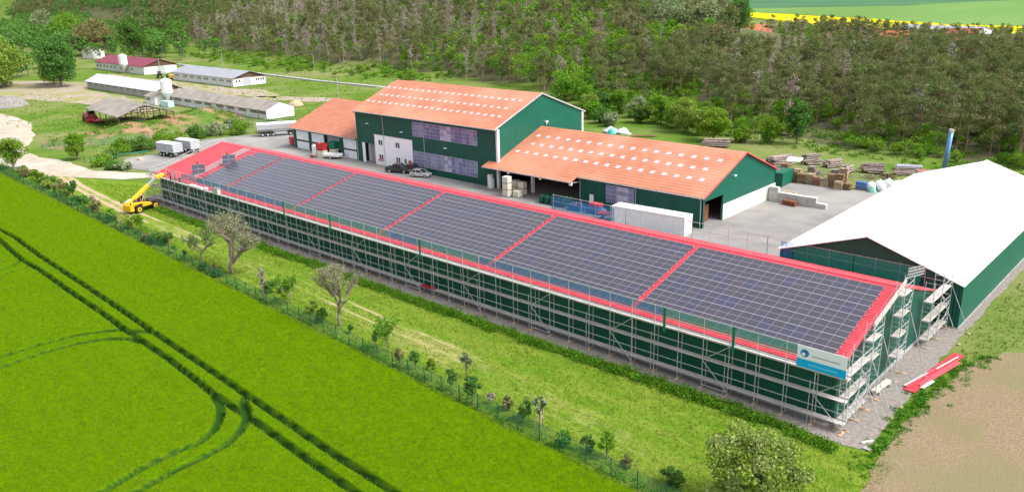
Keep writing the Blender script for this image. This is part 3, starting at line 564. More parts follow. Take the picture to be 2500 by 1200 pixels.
for i,(x,y,H,W) in enumerate(hd): custom_tree('hedge_bush','%s hedge bush at the edge of the paved yard, %s from the road end'%(['bright green','mid green','yellow green','pale flowering'][[0,1,0,2,1,3,0,1,2,1,1,0,1,3,2,3][i]],ORD[i]),'bush',x,y,H*1.3,W*1.35,[m_leaf,m_leaf2,m_leafy,m_bloss][[0,1,0,2,1,3,0,1,2,1,1,0,1,3,2,3][i]],400+i,1.3,.25,base=0,clumps=20)
# weed clumps: mounds, field margins and the lush band beside the gravel path
def weeds(name,pts,r,hgt,n,leaf,m,label,seed,zf=hh):
    rs=np.random.RandomState(seed); Cs=[]
    for x,y in pts:
        k=int(n*rs.uniform(.6,1.3)); c=clump((x,y,float(zf(x,y))+hgt*.35),(r*rs.uniform(.7,1.3),r*rs.uniform(.7,1.3),hgt*rs.uniform(.5,.9)),k,rs); c[:,2]=np.maximum(c[:,2],float(zf(x,y))-.02); Cs.append(c)
    C=np.concatenate(Cs); return tag(link(name,np_mesh(name,leafquads(C,leaf,rs),qf(len(C)),[m])),label,'weeds',kind='stuff')
rs=np.random.RandomState(12)
pts=[(x,np.interp(x,[-120,-101,-56,-34,-12,-4,2],[-3.2,-3.4,-3.7,-3.6,-3.2,-3.1,-3.9])+rs.normal(0,.4)) for x in rs.uniform(-118,1.5,1300)]
weeds('weeds',pts,.6,.6,60,.12,m_weed,'lush dark green weeds along the front gravel path',13)
pts=[(np.interp(t,[0,1,2,3,4,5],[4.6,4.3,4.7,5.6,7.6,12])+rs.normal(-.2,.55),np.interp(t,[0,1,2,3,4,5],[-6,3.7,10.4,18.5,24.8,29])+rs.normal(0,.3)) for t in rs.uniform(0,3.6,250)]
weeds('weeds',pts,.38,.24,26,.12,m_weed,'dark green weeds along the edge of the bare soil field',14)
pts=[(x,y) for x,y in zip(rs.uniform(-225,-178,420),rs.uniform(6,72,420)) if moundz(x,y)>.15]
weeds('weeds',pts,1.3,.6,26,.3,m_weed,'weeds overgrowing the earth mound by the open barn',15,zf=moundz)
pts=[(x,y) for x,y in zip(rs.uniform(-195,-140,260),fence_y(rs.uniform(-195,-140,260))+rs.uniform(0,3,260))]
weeds('weeds',[(x,float(fence_y(x))+rs.uniform(.2,3)) for x in rs.uniform(-190,-95,240)],.8,.5,26,.2,m_weed,'weeds under the bushes along the left fence',16)
weeds('weeds',[(x,float(fence_y(x))+rs.uniform(-.5,.9)) for x in rs.uniform(-95,4,260)],.35,.32,20,.11,m_weed,'weeds at the foot of the green mesh fence',17)
weeds('weeds',[(x,float(np.interp(x,BX,BY))+rs.uniform(-12,12)) for x in rs.uniform(-150,20,900)],1.0,.5,24,.28,m_weed,'dark green undergrowth at the foot of the wooded slope',18)
weeds('weeds',[(x,float(np.interp(x,BX,BY))+rs.uniform(4,60)) for x in rs.uniform(-150,35,900)],1.6,.7,22,.36,m_leaf2,'green undergrowth between the pine trunks of the slope',20)
weeds('weeds',[(x,float(np.interp(x,BX,BY))+rs.uniform(-12,14)) for x in rs.uniform(-430,-215,420)],1.3,.6,24,.4,m_weed,'undergrowth on the grassy slope below the bare trees',19)
# large fruit trees of the orchard, grown branch by branch
def fruit_tree(name,label,x,y,H,W,seed,leafm,nleaf,leaf,trunk_h,twigm=None,levels=4,r0=.22,spread=.75,bare=0,barkm=None):
    rs=np.random.RandomState(seed); tb=MB(); tips=[]; root=thing(name,label,'tree',(x,y,-.03))
    def grow(p,d,l,r,lev):
        q=p+d*l; mid=(p+q)/2+rs.normal(0,l*.07,3); tb.tube(p,mid,r,r*.85,n=6 if lev>2 else 4,caps=False); tb.tube(mid,q,r*.85,r*.68,n=6 if lev>2 else 4,caps=False)
        if lev<=1: tips.append((q,lev)); tips.append((mid,lev))
        if lev==0: return
        for k in range(rs.randint(3,5) if lev>1 else rs.randint(3,6)):
            a=rs.uniform(0,6.28); t=rs.uniform(.55,1); side=np.array([math.cos(a),math.sin(a),rs.uniform(-.15,.5)]); nd=d*(1-spread*.6)+side*spread; nd[2]+=.12; nd/=np.linalg.norm(nd)
            grow(p+(q-p)*t,nd,l*rs.uniform(.6,.85),r*.58,lev-1)
    grow(np.array([0,0,0.]),np.array([rs.normal(0,.05),rs.normal(0,.05),1.]),trunk_h,r0,levels)
    V=np.array(tb.v); top=V[:,2].max(); wid=max(np.ptp(V[:,0]),np.ptp(V[:,1])); S=np.array([W/wid,W/wid,(H-trunk_h)/(top-trunk_h)])
    def fit(v): v=np.array(v,float); f=np.clip(v[:,2]/trunk_h,0,1)[:,None]; o=v.copy(); o[:,:2]*=(1+(S[:2]-1)*f); hi=v[:,2]>trunk_h; o[hi,2]=trunk_h+(v[hi,2]-trunk_h)*S[2]; return o
    tb.v=[tuple(v) for v in fit(V)]; T=fit(np.array([t[0] for t in tips]))
    for i in rs.randint(0,len(T),bare):
        d=rs.normal(0,1,3); d/=np.linalg.norm(d); p=T[i]; tb.tube(p,p+d*rs.uniform(.3,.8),.014,.006,n=3,caps=False)
    tb.build('trunk',barkm or m_bark,root)
    idx=rs.randint(0,len(T),nleaf); C=T[idx]+rs.normal(0,W*.035,(nleaf,3)); link('crown',np_mesh('crown',leafquads(C,leaf,rs),qf(nleaf),[leafm]),root)
    return root
m_spar=mat('sparse_fruit_leaves',(.30,.34,.14),(.19,.23,.10),scale=1.2,rough=.9,island=.35,trans=.2)
fruit_tree('fruit_tree','wide sparse old fruit tree with grey twigs in front of the scaffold',-74.8,-12.2,8.6,9.0,3,m_spar,3600,.13,2.3,bare=1300,levels=4,r0=.26)
fruit_tree('fruit_tree','thin sparse old fruit tree right of the wide sparse one',-49.4,-13.7,7.4,4.8,6,m_spar,1700,.13,2.3,bare=700,levels=4,r0=.20,spread=.5)
fruit_tree('fruit_tree','small leaning tree with few leaves just left of the wide sparse tree',-83.2,-12,4.8,4.4,9,m_leaf2,1500,.13,1.6,bare=250,levels=3,r0=.12,spread=.6)
fruit_tree('fruit_tree','young leafy green tree between the two sparse trees',-59.5,-13.3,3.8,3.4,12,m_leaf,2200,.15,1.1,levels=3,r0=.08)
fruit_tree('fruit_tree','young upright tree with fresh leaves right of the thin sparse tree',-40.1,-14.5,4.0,3.2,15,m_leaf,1500,.15,1.3,levels=3,r0=.08,spread=.55)
custom_tree('fruit_tree','big full leafed fruit tree in the foreground by the bottom edge','tree',.6,-15.4,6.9,8.4,mat('fruit_tree_leaves',(.22,.335,.055),(.14,.235,.035),scale=.9,rough=.8,island=.22,trans=.3,c3=(.27,.34,.11),s3=.6),61,2.0,.19,base=.06,trunkm=mat('dark_bark',(.10,.085,.07),rough=1),clumps=48,cr=(.09,.14),cn=.85,shell=.35)
for i,(x,y,H,W,m,l) in enumerate(((-128,134,6.5,8,m_leaf,'bright green bush group just right of the tall hall gable'),(-119,130,5.5,7,m_leaf2,'mid green bushy tree second right of the tall hall gable'),(-111,126.5,7.5,6.5,m_leaf,'bright green slim tree third right of the tall hall gable'),(-103,124,5.5,7.5,m_bloss,'pale grey green bush behind the teal sheeting heap'),(-86,116,7.2,8,m_leaf,'bright green round tree left of the yellow green one at the wood edge'),(-64,108,4.2,5.5,m_leaf,'low bright green bush between two round trees at the wood edge'),(-75.5,111,6.5,6,m_leafy,'yellow green bush tree touching the round bright green tree'),(-112,116,5.5,7,m_leaf,'bright green bush close behind the tall hall gable'),(-106,111,4.5,6,m_leaf2,'mid green bush between the tall hall gable and the teal heap'),(-118,122,6,7,m_leafy,'yellow green bush tree behind the tall hall gable'),(-101,108.5,3.6,5,m_bloss,'small pale bush left of the teal heap'),(-98,117,5,6,m_leaf2,'dark green bush behind the pale bush at the wood edge'))):
    custom_tree('bush_tree',l,'tree',x,y,H,W,m,700+i,1.5,.27,base=0)
# ------------------------------------------------------------------ buildings
def gable_walls(b,x0,x1,y0,y1,ze,zr,axis='x',yr=None,mi=0,zb=0,th=.2):
    # ridge along x (axis 'x') or along y; four walls as slabs
    if axis=='x':
        yr=yr or (y0+y1)/2
        b.box(x0,x1,y0,y0+th,zb,ze,mi); b.box(x0,x1,y1-th,y1,zb,ze,mi)
        P=[(y0+th,zb),(y1-th,zb),(y1-th,ze),(yr,zr),(y0+th,ze)]; b.prism(P,0,x0,x0+th,mi); b.prism(P,0,x1-th,x1,mi)
    else:
        xr=yr or (x0+x1)/2
        b.box(x0,x0+th,y0,y1,zb,ze,mi); b.box(x1-th,x1,y0,y1,zb,ze,mi)
        P=[(x0+th,zb),(x1-th,zb),(x1-th,ze),(xr,zr),(x0+th,ze)]; b.prism(P,1,y0,y0+th,mi); b.prism(P,1,y1-th,y1,mi)
def roof_slab(a0,a1,p,q,th,axis,b=None,mi=0):   # slab between outline points p,q (cross-section), extruded a0..a1
    b=b or MB(); (u0,z0),(u1,z1)=p,q
    b.prism([(u0,z0),(u1,z1),(u1,z1+th),(u0,z0+th)],0 if axis=='x' else 1,a0,a1,mi); return b
# --- the long hall with the photovoltaic roof
HX0,HX1,HY0,HY1,EZ,RZ=-120.,0.,0.,26.,5.12,8.5; EZB=4.15; SL=(RZ-EZ)/13.
hall=thing('long_hall','very long dark green hall with red roof covered in solar panels, scaffolded all along','hall')
b=MB(); b.box(HX0,HX1,0,.2,0,EZ-.05); b.box(HX0,HX1,25.8,26,0,EZB-.05)
for x in (HX0,HX1-.2): b.prism([(.2,0),(25.8,0),(25.8,EZB-.05),(13,RZ-.08),(.2,EZ-.05)],0,x,x+.2)
w_=b.build('wall',m_green_dk,hall)
b=MB().box(HX0-.04,HX1+.04,HY0-.04,HY0,0,.35).box(HX1,HX1+.05,HY0,HY1,0,.35).box(HX0-.05,HX0,HY0,HY1,0,.35); b.build('plinth',m_plinth,hall)
SLB=(RZ-EZB)/13.
def roofz(y,off=0): return (EZ+SL*y if y<=13 else RZ-SLB*(y-13))+off
rf=roof_slab(HX0-.45,HX1+.12,(-.55,roofz(-.55)),(13,RZ),.10,'x').build('roof',m_red,hall)
roof_slab(HX0-.45,HX1+.12,(26.55,roofz(26.55)),(13.001,RZ),.10,'x').build('roof',m_red,hall)
b=MB()
for s in (-1,1): b.prism([(13,RZ+.11),(13+s*.36,RZ+.02),(13+s*.36,RZ+.06),(13,RZ+.16)],0,HX0-.47,HX1+.37)
for x in np.arange(-119,0,3.): b.box(x,x+.06,12.9,13.1,RZ+.12,RZ+.17)
b.build('ridge_cap',m_redtrim,rf)
b=MB()
for x0,x1 in ((HX0-.52,HX0-.28),(HX1-.10,HX1+.16)):
    roof_slab(x0,x1,(-.56,roofz(-.56)-.12),(13,RZ-.11),.27,'x',b); roof_slab(x0,x1,(26.56,roofz(26.56)-.12),(13,RZ-.11),.27,'x',b)
b.build('verge',m_redtrim,rf)
b=MB()
for y0,zz in ((-.72,roofz(-.6)),(26.56,roofz(26.6))): b.prism([(y0,zz-.12),(y0+.16,zz-.12),(y0+.16,zz+.02),(y0+.13,zz+.02),(y0+.13,zz-.09),(y0+.03,zz-.09),(y0+.03,zz+.02),(y0,zz+.02)],0,HX0-.4,HX1+.1)
b.build('gutter',m_galv,rf)
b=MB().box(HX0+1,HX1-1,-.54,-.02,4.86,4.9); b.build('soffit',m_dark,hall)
b=MB()
for x in np.arange(-116,-2,12): b.tube((x,-.12,.1),(x,-.12,4.8),.05,n=6)
b.build('downpipe',m_galv,hall)
# photovoltaic modules (portrait, seven rows)
m_pv=bpy.data.materials.new('solar_cells'); m_pv.use_nodes=True
def setup_pv():
    N=m_pv.node_tree.nodes; L=m_pv.node_tree.links; b=N['Principled BSDF']; b.inputs['Roughness'].default_value=.3; b.inputs['Specular IOR Level'].default_value=.6; b.inputs['Coat Weight'].default_value=.15
    uv=N.new('ShaderNodeUVMap'); sx=N.new('ShaderNodeSeparateXYZ'); L.new(uv.outputs[0],sx.inputs[0])
    def m(op,a,c=None,d=None):
        n=N.new('ShaderNodeMath'); n.operation=op
        for i,v in enumerate((a,c,d)):
            if v is None: continue
            if isinstance(v,(int,float)): n.inputs[i].default_value=v
            else: L.new(v,n.inputs[i])
        return n.outputs[0]
    def line(src,k,wd): f=m('FRACT',m('MULTIPLY',src,k)); return m('LESS_THAN',m('ABSOLUTE',m('SUBTRACT',f,.5)),wd)
    bus=line(m('ADD',sx.outputs[0],.0833),6,.06); row=line(sx.outputs[1],20,.03); mid=m('LESS_THAN',m('ABSOLUTE',m('SUBTRACT',sx.outputs[1],.5)),.013)
    ln=m('MAXIMUM',m('MULTIPLY',bus,.55),m('MULTIPLY',row,.22))
    g=N.new('ShaderNodeNewGeometry'); oi=N.new('ShaderNodeObjectInfo'); fr=m('FRACT',m('ADD',g.outputs['Random Per Island'],m('MULTIPLY',oi.outputs['Random'],7.3)))
    cr=N.new('ShaderNodeValToRGB'); L.new(fr,cr.inputs[0]); e=cr.color_ramp.elements; e[0].position=0; e[0].color=(.022,.020,.030,1); e[1].position=1; e[1].color=(.018,.020,.055,1)
    for p,c in ((.25,(.028,.023,.030,1)),(.5,(.022,.021,.036,1)),(.75,(.029,.025,.030,1)),(.93,(.020,.022,.044,1))): q=e.new(p); q.color=c
    mx=N.new('ShaderNodeMix'); mx.data_type='RGBA'; L.new(ln,mx.inputs[0]); L.new(cr.outputs[0],mx.inputs[6]); mx.inputs[7].default_value=(.20,.18,.24,1)
    m2=N.new('ShaderNodeMix'); m2.data_type='RGBA'; L.new(mid,m2.inputs[0]); L.new(mx.outputs[2],m2.inputs[6]); m2.inputs[7].default_value=(.30,.28,.34,1); L.new(m2.outputs[2],b.inputs['Base Color'])
setup_pv()
m_frame=mat('aluminium_frame',(.42,.40,.45),rough=.4,metal=.3); m_frame2=mat('aluminium_frame_side',(.25,.24,.29),rough=.4,metal=.3)
MW,ML=1.055,1.735
def module_geo():   # local: x across, y up the slope, z normal
    b=MB(); w,l,t,f=MW-.016,ML-.02,.035,.020
    b.box(0,w,0,f*1.3,0,t,1); b.box(0,w,l-f*1.3,l,0,t,1); b.box(0,f*.7,f*1.3,l-f*1.3,0,t,2); b.box(w-f*.7,w,f*1.3,l-f*1.3,0,t,2)
    b.add([(.7*f,1.3*f,t-.004),(w-.7*f,1.3*f,t-.004),(w-.7*f,l-1.3*f,t-.004),(.7*f,l-1.3*f,t-.004),(.7*f,1.3*f,.004),(w-.7*f,1.3*f,.004),(w-.7*f,l-1.3*f,.004),(.7*f,l-1.3*f,.004)],[(0,1,2,3),(7,6,5,4)],0)
    return b
MG=module_geo(); MV=np.array(MG.v); cellface=[i for i,m in enumerate(MG.m) if m==0][0]
def set_uv(me,fl):
    uv=me.uv_layers.new(name='UVMap'); A=np.zeros((len(me.loops),2),np.float32)
    for p in fl:
        for k,c in zip(me.polygons[p].loop_indices,((0,0),(1,0),(1,1),(0,1))): A[k]=c
    uv.data.foreach_set('uv',A.ravel())
def module_mesh():
    me=bpy.data.meshes.new('solar_panel'); me.from_pydata(MG.v,[],MG.f); me.materials.append(m_pv); me.materials.append(m_frame); me.materials.append(m_frame2); me.polygons.foreach_set('material_index',MG.m); set_uv(me,[cellface]); return me
mod_me=module_mesh(); ang=math.atan(SL); RS=np.array([[1,0,0],[0,math.cos(ang),math.sin(ang)],[0,-math.sin(ang),math.cos(ang)]])  # rows: images of x,y,z
FIELDS=[(-19.9,-.9),(-39.5,-20.5),(-59.1,-40.1),(-78.7,-59.7),(-98.3,-79.3),(-107.7,-98.9)]
pos=[]; Y0S=.30
for fi,(a,c) in enumerate(FIELDS):
    n=int((c-a)/MW)
    st=c-n*MW
    for i in range(n):
        for r in range(7):
            if fi==5 and r>=6 and i<1: continue
            pos.append((st+i*MW,Y0S/math.cos(ang)*1+r*ML))
def mpos(x,s): return np.array([x,s*math.cos(ang),EZ+s*math.sin(ang)+.10+.09])
pos.sort(key=lambda p:np.linalg.norm(mpos(*p)-np.array(CAMP)))
for i,(x,s) in enumerate(pos[:100]):
    o=link('solar_panel',mod_me,rf,loc=tuple(mpos(x,s))); o.rotation_euler=(ang,0,0)
V=[];F=[];M=[];cf=[]
for k,(x,s) in enumerate(pos[100:]):
    V.append(MV@RS+mpos(x,s)); cf.append(k*len(MG.f)+cellface)
me=bpy.data.meshes.new('solar_panels'); nf=[tuple(i+k*len(MV) for i in f) for k in range(len(V)) for f in MG.f]
me.from_pydata(np.concatenate(V).tolist(),[],nf); me.materials.append(m_pv); me.materials.append(m_frame); me.materials.append(m_frame2); me.polygons.foreach_set('material_index',MG.m*len(V)); set_uv(me,cf)
tag(link('solar_panel_field',me,rf),kind='stuff')
for fi,(a,c) in enumerate(FIELDS):   # mounting rails, two under each row, sticking out at the field ends
    b=MB()
    for r in range(7):
        for q in (.35,1.38):
            s=Y0S/math.cos(ang)+r*ML+q; p=mpos(0,s); b.box(a-.12,c+.13,p[1]-.03,p[1]+.03,p[2]-.07,p[2]-.005); 
            for xx in (a-.04,c+.02): b.box(xx,xx+.05,p[1]-.04,p[1]+.04,p[2]-.01,p[2]+.045)
    b.build('mounting_rail',m_frame,rf)
b=MB()
for r in range(7):
    for q in (.35,1.38):
        p=mpos(0,Y0S/math.cos(ang)+r*ML+q); b.box(-110.6,-108.2,p[1]-.04,p[1]+.04,p[2]-.07,p[2]-.02)
b.build('mounting_rail',m_frame,rf)
b=MB()
for x in (-109.3,-109.9,-110.5,-111.1):
    p=mpos(0,.9);q=mpos(0,12.8); b.bar((x,p[1],p[2]),(x-.5,q[1],q[2]),.16,.04)
b.build('loose_rail',m_galv,rf)
# --- orange roofed halls
def skylights(rows,slope,y_ref,z_ref,parent,wx=.72,ly=.66):
    for (xa,xb,y,n) in rows:
        b_=MB()
        for i in range(n):
            x=xa+(xb-xa)*i/(n-1); z=z_ref+(y-y_ref)*slope+.115; dz=ly/2*slope
            b_=MB(); b_.add([(x-wx/2,y-ly/2,z-dz),(x+wx/2,y-ly/2,z-dz),(x+wx/2,y+ly/2,z+dz),(x-wx/2,y+ly/2,z+dz),(x-wx/2,y-ly/2,z-dz+.05),(x+wx/2,y-ly/2,z-dz+.05),(x+wx/2,y+ly/2,z+dz+.05),(x-wx/2,y+ly/2,z+dz+.05)],[(4,5,6,7),(0,1,5,4),(1,2,6,5),(2,3,7,6),(3,0,4,7)]); b_.build('skylight',m_sky,parent)
def poly_window(x0,x1,z0,z1,y,parent,nx,nz,seed,name='light_strip'):
    r=random.Random(seed); fr=MB(); 
    cols=[m_pc0,m_pc1,m_pc2,m_pc3]; CCOL=[r.choice([2,2,3,1]) for _ in range(nx)]; b=MB(); dx=(x1-x0)/nx; dz=(z1-z0)/nz
    for i in range(nx):
        for j in range(nz):
            base=1 if abs(i-nx*.5)>1.2 else 0; q=CCOL[i]
            b.box(x0+i*dx+.02,x0+(i+1)*dx-.02,y-.03,y+.02,z0+j*dz+.02,z0+(j+1)*dz-.02,(q if r.random()<.8 else r.choice([1,2,3])) if base else r.choice([0,0,3]))
    p=b.build(name,cols,parent)
    for i in range(nx+1): fr.box(x0+i*dx-.012,x0+i*dx+.012,y-.045,y+.02,z0,z1)
    for j in range(nz+1): fr.box(x0,x1,y-.05,y+.02,z0+j*dz-.025,z0+j*dz+.025)
    fr.build('frame',m_pc0,p)
m_pc0=mat('pale_polycarbonate',(.42,.42,.52),(.36,.36,.47),scale=1.5,rough=.3,spec=.6); m_pc1=mat('blue_polycarbonate',(.13,.145,.28),(.11,.125,.24),scale=1.2,rough=.25,spec=.6)
m_pc2=mat('violet_polycarbonate',(.19,.20,.33),(.15,.16,.28),scale=1.4,rough=.25,spec=.6); m_pc3=mat('grey_polycarbonate',(.25,.25,.36),(.20,.20,.31),scale=1.3,rough=.3,spec=.6)
big=thing('tall_hall','tallest green hall with orange roof and white office front','hall')
bx0,bx1,by0,by1,be,br=-119.6,-78.8,43.,67.8,11.0,15.7; bs=(br-be)/12.4
b=MB()
b.box(-119.6,-118,43,43.2,0,be-.1); b.box(-118,-113.6,43,43.2,4.2,be-.1); b.box(-113.6,bx1,43,43.2,0,be-.1); b.box(bx0,bx1,by1-.2,by1,0,be-.1)
P=[(43.2,0),(67.6,0),(67.6,be-.1),(55.4,br-.1),(43.2,be-.1)]; b.prism(P,0,bx0,bx0+.2); b.build('wall',m_green_dk,big)
b=MB(); b.prism([(43.0,0),(67.8,0),(67.8,be-.1),(55.4,br-.1),(43.0,be-.1)],0,bx1,bx1+.12); b.build('gable_wall',m_green,big)
brf=roof_slab(bx0-.5,bx1+.3,(42.2,be-.8*bs),(55.4,br),.12,'x').build('roof',m_orange,big); roof_slab(bx0-.5,bx1+.3,(68.6,be-.8*bs),(55.401,br),.12,'x').build('roof',m_orange,big)
b=MB(); roof_slab(bx1+.28,bx1+.42,(42.2,be-.8*bs-.1),(55.4,br-.1),.26,'x',b); roof_slab(bx1+.28,bx1+.42,(68.6,be-.8*bs-.1),(55.4,br-.1),.26,'x',b); b.build('verge',m_galv,brf)
b=MB().box(bx0-.5,bx1+.3,42.03,42.19,be-.8*bs-.05,be-.8*bs+.08); b.build('gutter',m_galv,brf)
b=MB().box(bx1+.1,bx1+.55,42.75,43.25,0,be-.25); b.build('corner_post',m_white,big); MB().box(bx1+.0,bx1+.3,67.6,68.0,0,be-.2).build('corner_post',m_white,big)
skylights([(-119,-81,52.1,22),(-118,-82,49.1,21),(-119,-81,46.3,22)],bs,43,be,brf)
off=MB().box(-113.6,-101.8,42.93,43.02,0,6.2); of=off.build('office_front',m_render,big); MB().box(-113.72,-101.68,42.9,43.0,6.2,6.3).build('trim',m_white,of)
for (x,z) in ((-112.0,4.2),(-111.3,4.2),(-106.6,4.2),(-105.9,4.2),(-112.0,1.2),(-111.3,1.2),(-106.6,1.2),(-105.9,1.2),(-104,1.2)):
    f=MB().box(x-.32,x+.32,42.88,42.95,z,z+1.15).build('window',m_white,of); MB().box(x-.24,x+.24,42.86,42.885,z+.08,z+1.07).build('pane',m_glass,f)
MB().box(-103.1,-102.3,42.87,42.95,0,2.1).build('door',m_redp,of)
b=MB()
for x in (-112.2,-106.8): b.box(x-.5,x+1.2,42.7,42.88,1.0,1.16)
b.build('flower_box',m_redp,of)
MB().box(-117.95,-113.65,44.5,44.6,0,4.2).box(-118,-117.2,43.05,43.2,0,4.2).build('door',m_render,big); MB().box(-113.9,-113.6,43.2,44.5,0,4.2).build('door_reveal',m_dark,big); MB().box(-118,-117.9,43.2,44.5,0,4.2).build('door_reveal',m_dark,big)
MB().box(-116.9,-114.2,44.44,44.52,0,3.9).build('roller_door',mat('grey_door',(.36,.36,.37),rough=.5,ribs=('z',.3),rib_depth=.01),big)
poly_window(-101.5,-83.6,7.2,10.0,42.98,big,18,4,1); poly_window(-101.6,-83.7,1.3,4.25,42.98,big,18,4,2)
for x,z in ((-110.5,10.8),(-98.1,10.8),(-119.4,10.7)):
    MB().tube((x,42.1,z),(x,42.85,z-.6),.06).tube((x,42.85,z-.6),(x,42.85,.1),.06).build('downpipe',m_galv,big)
for x,y,z in ((-115.5,42.9,8.3),(-104.6,42.9,7.6),(-92,42.9,5.8)): MB().box(x-.35,x+.35,y-.35,y,z,z+.14).build('wall_lamp',m_white,big)
MB().box(-78.68,-78.3,56.3,57,10.2,10.4).tube((-78.5,56.6,10.3),(-78.5,56.6,9.8),.12).build('wall_lamp',m_white,big)
# garage
gar=thing('garage','low orange roofed garage with four roller doors left of the tall hall','garage')
gx0,gx1,ge,gr=-144.3,-119.7,5.0,9.85; gs=(gr-ge)/12.6
b=MB(); DX=[(-143.3,-138.3),(-137.2,-132.4),(-131.8,-126.5),(-125.3,-120.6)]
xs_=[gx0]+[v for d in DX for v in d]+[gx1]
for i in range(0,len(xs_),2): b.box(xs_[i],xs_[i+1],43.4,43.65,0,ge-.1)
for d in DX: b.box(d[0],d[1],43.4,43.65,4.15,ge-.1)
b.box(gx0,gx1,68.2,68.4,0,ge-.1); b.prism([(43.65,0),(68.2,0),(68.2,ge-.1),(56,gr-.1),(43.65,ge-.1)],0,gx0,gx0+.2); b.prism([(43.65,0),(68.2,0),(68.2,ge-.1),(56,gr-.1),(43.65,ge-.1)],0,gx1-.2,gx1-.02); b.build('wall',m_green_dk,gar)
grf=roof_slab(gx0-.7,gx1,(42.5,ge-.9*gs),(56,gr),.12,'x').build('roof',m_orange_g,gar); roof_slab(gx0-.7,gx1,(69.2,ge-.8*gs),(56.001,gr),.12,'x').build('roof',m_orange_g,gar)
MB().box(gx0-.7,gx1,42.34,42.49,ge-.9*gs-.05,ge-.9*gs+.08).build('gutter',m_galv,grf)
m_dw=mat('white_roller_door',(.76,.78,.80),(.70,.72,.74),scale=1,rough=.5,ribs=('z',.35),rib_depth=.008)
for i,(a,c) in enumerate(DX):
    zb=0 if i!=2 else 1.4
    if i!=2:
        d=MB().box(a+.05,c-.05,43.5,43.56,0,1.65).box(a+.05,c-.05,43.5,43.56,2.1,4.15).build('roller_door',m_dw,gar)
        b=MB(); n=6
        for j in range(n): b.box(a+.1+(c-a-.2)*j/n+.05,a+.1+(c-a-.2)*(j+1)/n-.05,43.48,43.53,1.68,2.07)
        MB().box(a+.05,c-.05,43.53,43.56,1.65,2.1).build('window_band',m_grey,d); b.build('pane',m_glass,d)
    else: MB().box(a+.05,c-.05,43.9,43.96,1.2,4.15).build('roller_door',mat('grey_roller_door',(.33,.34,.35),(.28,.30,.31),scale=1,rough=.6,ribs=('z',.35),rib_depth=.01),gar); MB().box(a,c,44.0,44.2,0,1.2).build('opening',m_dark,gar)
for x in (-144.1,-132.1,-120): MB().tube((x,42.4,ge-.3),(x,43.25,ge-.8),.05).tube((x,43.25,ge-.8),(x,43.25,.1),.05).build('downpipe',m_galv,gar)
# low hall with canopy
low=thing('low_hall','low green hall with orange roof, corner canopy and white concrete base','hall')
lx0,lx1,le,lr=-78.6,-37.,4.85,9.55; ls=(lr-le)/12.3; lrid=55.3
b=MB(); b.box(-59.9,lx1,43,43.2,0,le-.08); b.box(lx0,lx1,66.6,66.8,0,le-.08); b.build('wall',m_green_dk,low)
b=MB(); b.prism([(43.2,4.1),(48.9,4.1),(48.9,2.45),(66.8,2.45),(66.8,le-.1),(lrid,lr-.1),(43.2,le-.1)],0,lx1-.2,lx1); b.box(lx1-.2,lx1+.02,43.0,43.45,0,le-.1); b.build('gable_wall',m_green,low)
MB().box(lx1-.25,lx1+.08,49.0,66.9,0,2.45).build('base_wall',mat('pale_concrete_wall',(.66,.63,.57),(.60,.57,.51),scale=.8,rough=.9),low)
MB().box(lx1-.05,lx1+.12,48.75,49.0,0,4.2).box(lx1-.05,lx1+.12,43.4,49.0,4.1,4.25).build('door_frame',m_green_trim,low)
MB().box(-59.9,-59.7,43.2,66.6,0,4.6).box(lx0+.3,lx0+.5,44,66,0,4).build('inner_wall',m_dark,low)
b=MB(); P=[(43,le+.0),(lrid,lr),(lrid,lr+.12),(43,le+.12)]
roof_slab(lx0-.25,lx1+.35,(42.55,le-.45*ls),(lrid,lr),.12,'x',b); 
lrf=b.build('roof',m_orange,low); roof_slab(lx0-.25,lx1+.35,(67.6,le-.8*ls),(lrid+.001,lr),.12,'x').build('roof',m_orange,low)
b=MB(); roof_slab(-80.6,-60.2,(40.9,le-2.1*ls),(42.548,le-.452*ls),.12,'x',b); roof_slab(-80.6,-78.87,(42.549,le-.451*ls),(42.75,le-.25*ls),.12,'x',b); b.build('canopy',m_orange,lrf)
b=MB().box(-80.6,-60.2,40.75,40.88,le-2.1*ls-.05,le-2.1*ls+.08).box(-60,lx1+.35,42.4,42.53,le-.45*ls-.05,le-.45*ls+.08); b.build('gutter',m_galv,lrf)
b=MB(); roof_slab(lx0-.42,lx0-.27,(43.3,le+.3*ls-.02),(lrid,lr-.02),.2,'x',b); b.build('verge',m_galv,lrf)
b=MB(); roof_slab(lx1+.33,lx1+.42,(42.55,le-.45*ls-.1),(lrid,lr-.1),.2,'x',b); roof_slab(lx1+.33,lx1+.42,(67.6,le-.8*ls-.1),(lrid,lr-.1),.2,'x',b); b.build('verge',m_redtrim,lrf)
skylights([(-76.7,-39.5,52.1,17),(-75.8,-40.5,49.4,17),(-77.1,-39.5,46.7,18)],ls,43,le,lrf,.78,.74)
MB().box(-71.8,-71.3,44.2,44.7,0,4.6).build('column',m_render,low); MB().box(-67.4,-66.9,41.2,41.5,3.55,4.1).build('beam_end',m_white,low); MB().box(-60.8,-60.3,41.1,41.5,3.5,4.0).build('beam_end',m_white,low); MB().box(-74.7,-74.2,41.2,41.5,3.55,4.1).build('beam_end',m_white,low)
poly_window(-54.6,-49.2,1.4,4.2,42.98,low,5,4,3); MB().box(-57.9,-57.1,42.93,42.99,0,2.1).build('door',m_white,low)
for x in (-59.8,-48.8,-37.3): MB().tube((x,42.45,le-.3),(x,42.85,le-.6),.055).tube((x,42.85,le-.6),(x,42.85,.1),.055).build('downpipe',m_galv,low)
MB().tube((-60.1,41,le-2.1*ls),(-59.8,42.8,le-.9),.05).build('drain_pipe',m_galv,low)
MB().box(-36.99,-36.7,52.0,52.5,6.3,6.5).build('wall_lamp',m_white,low)
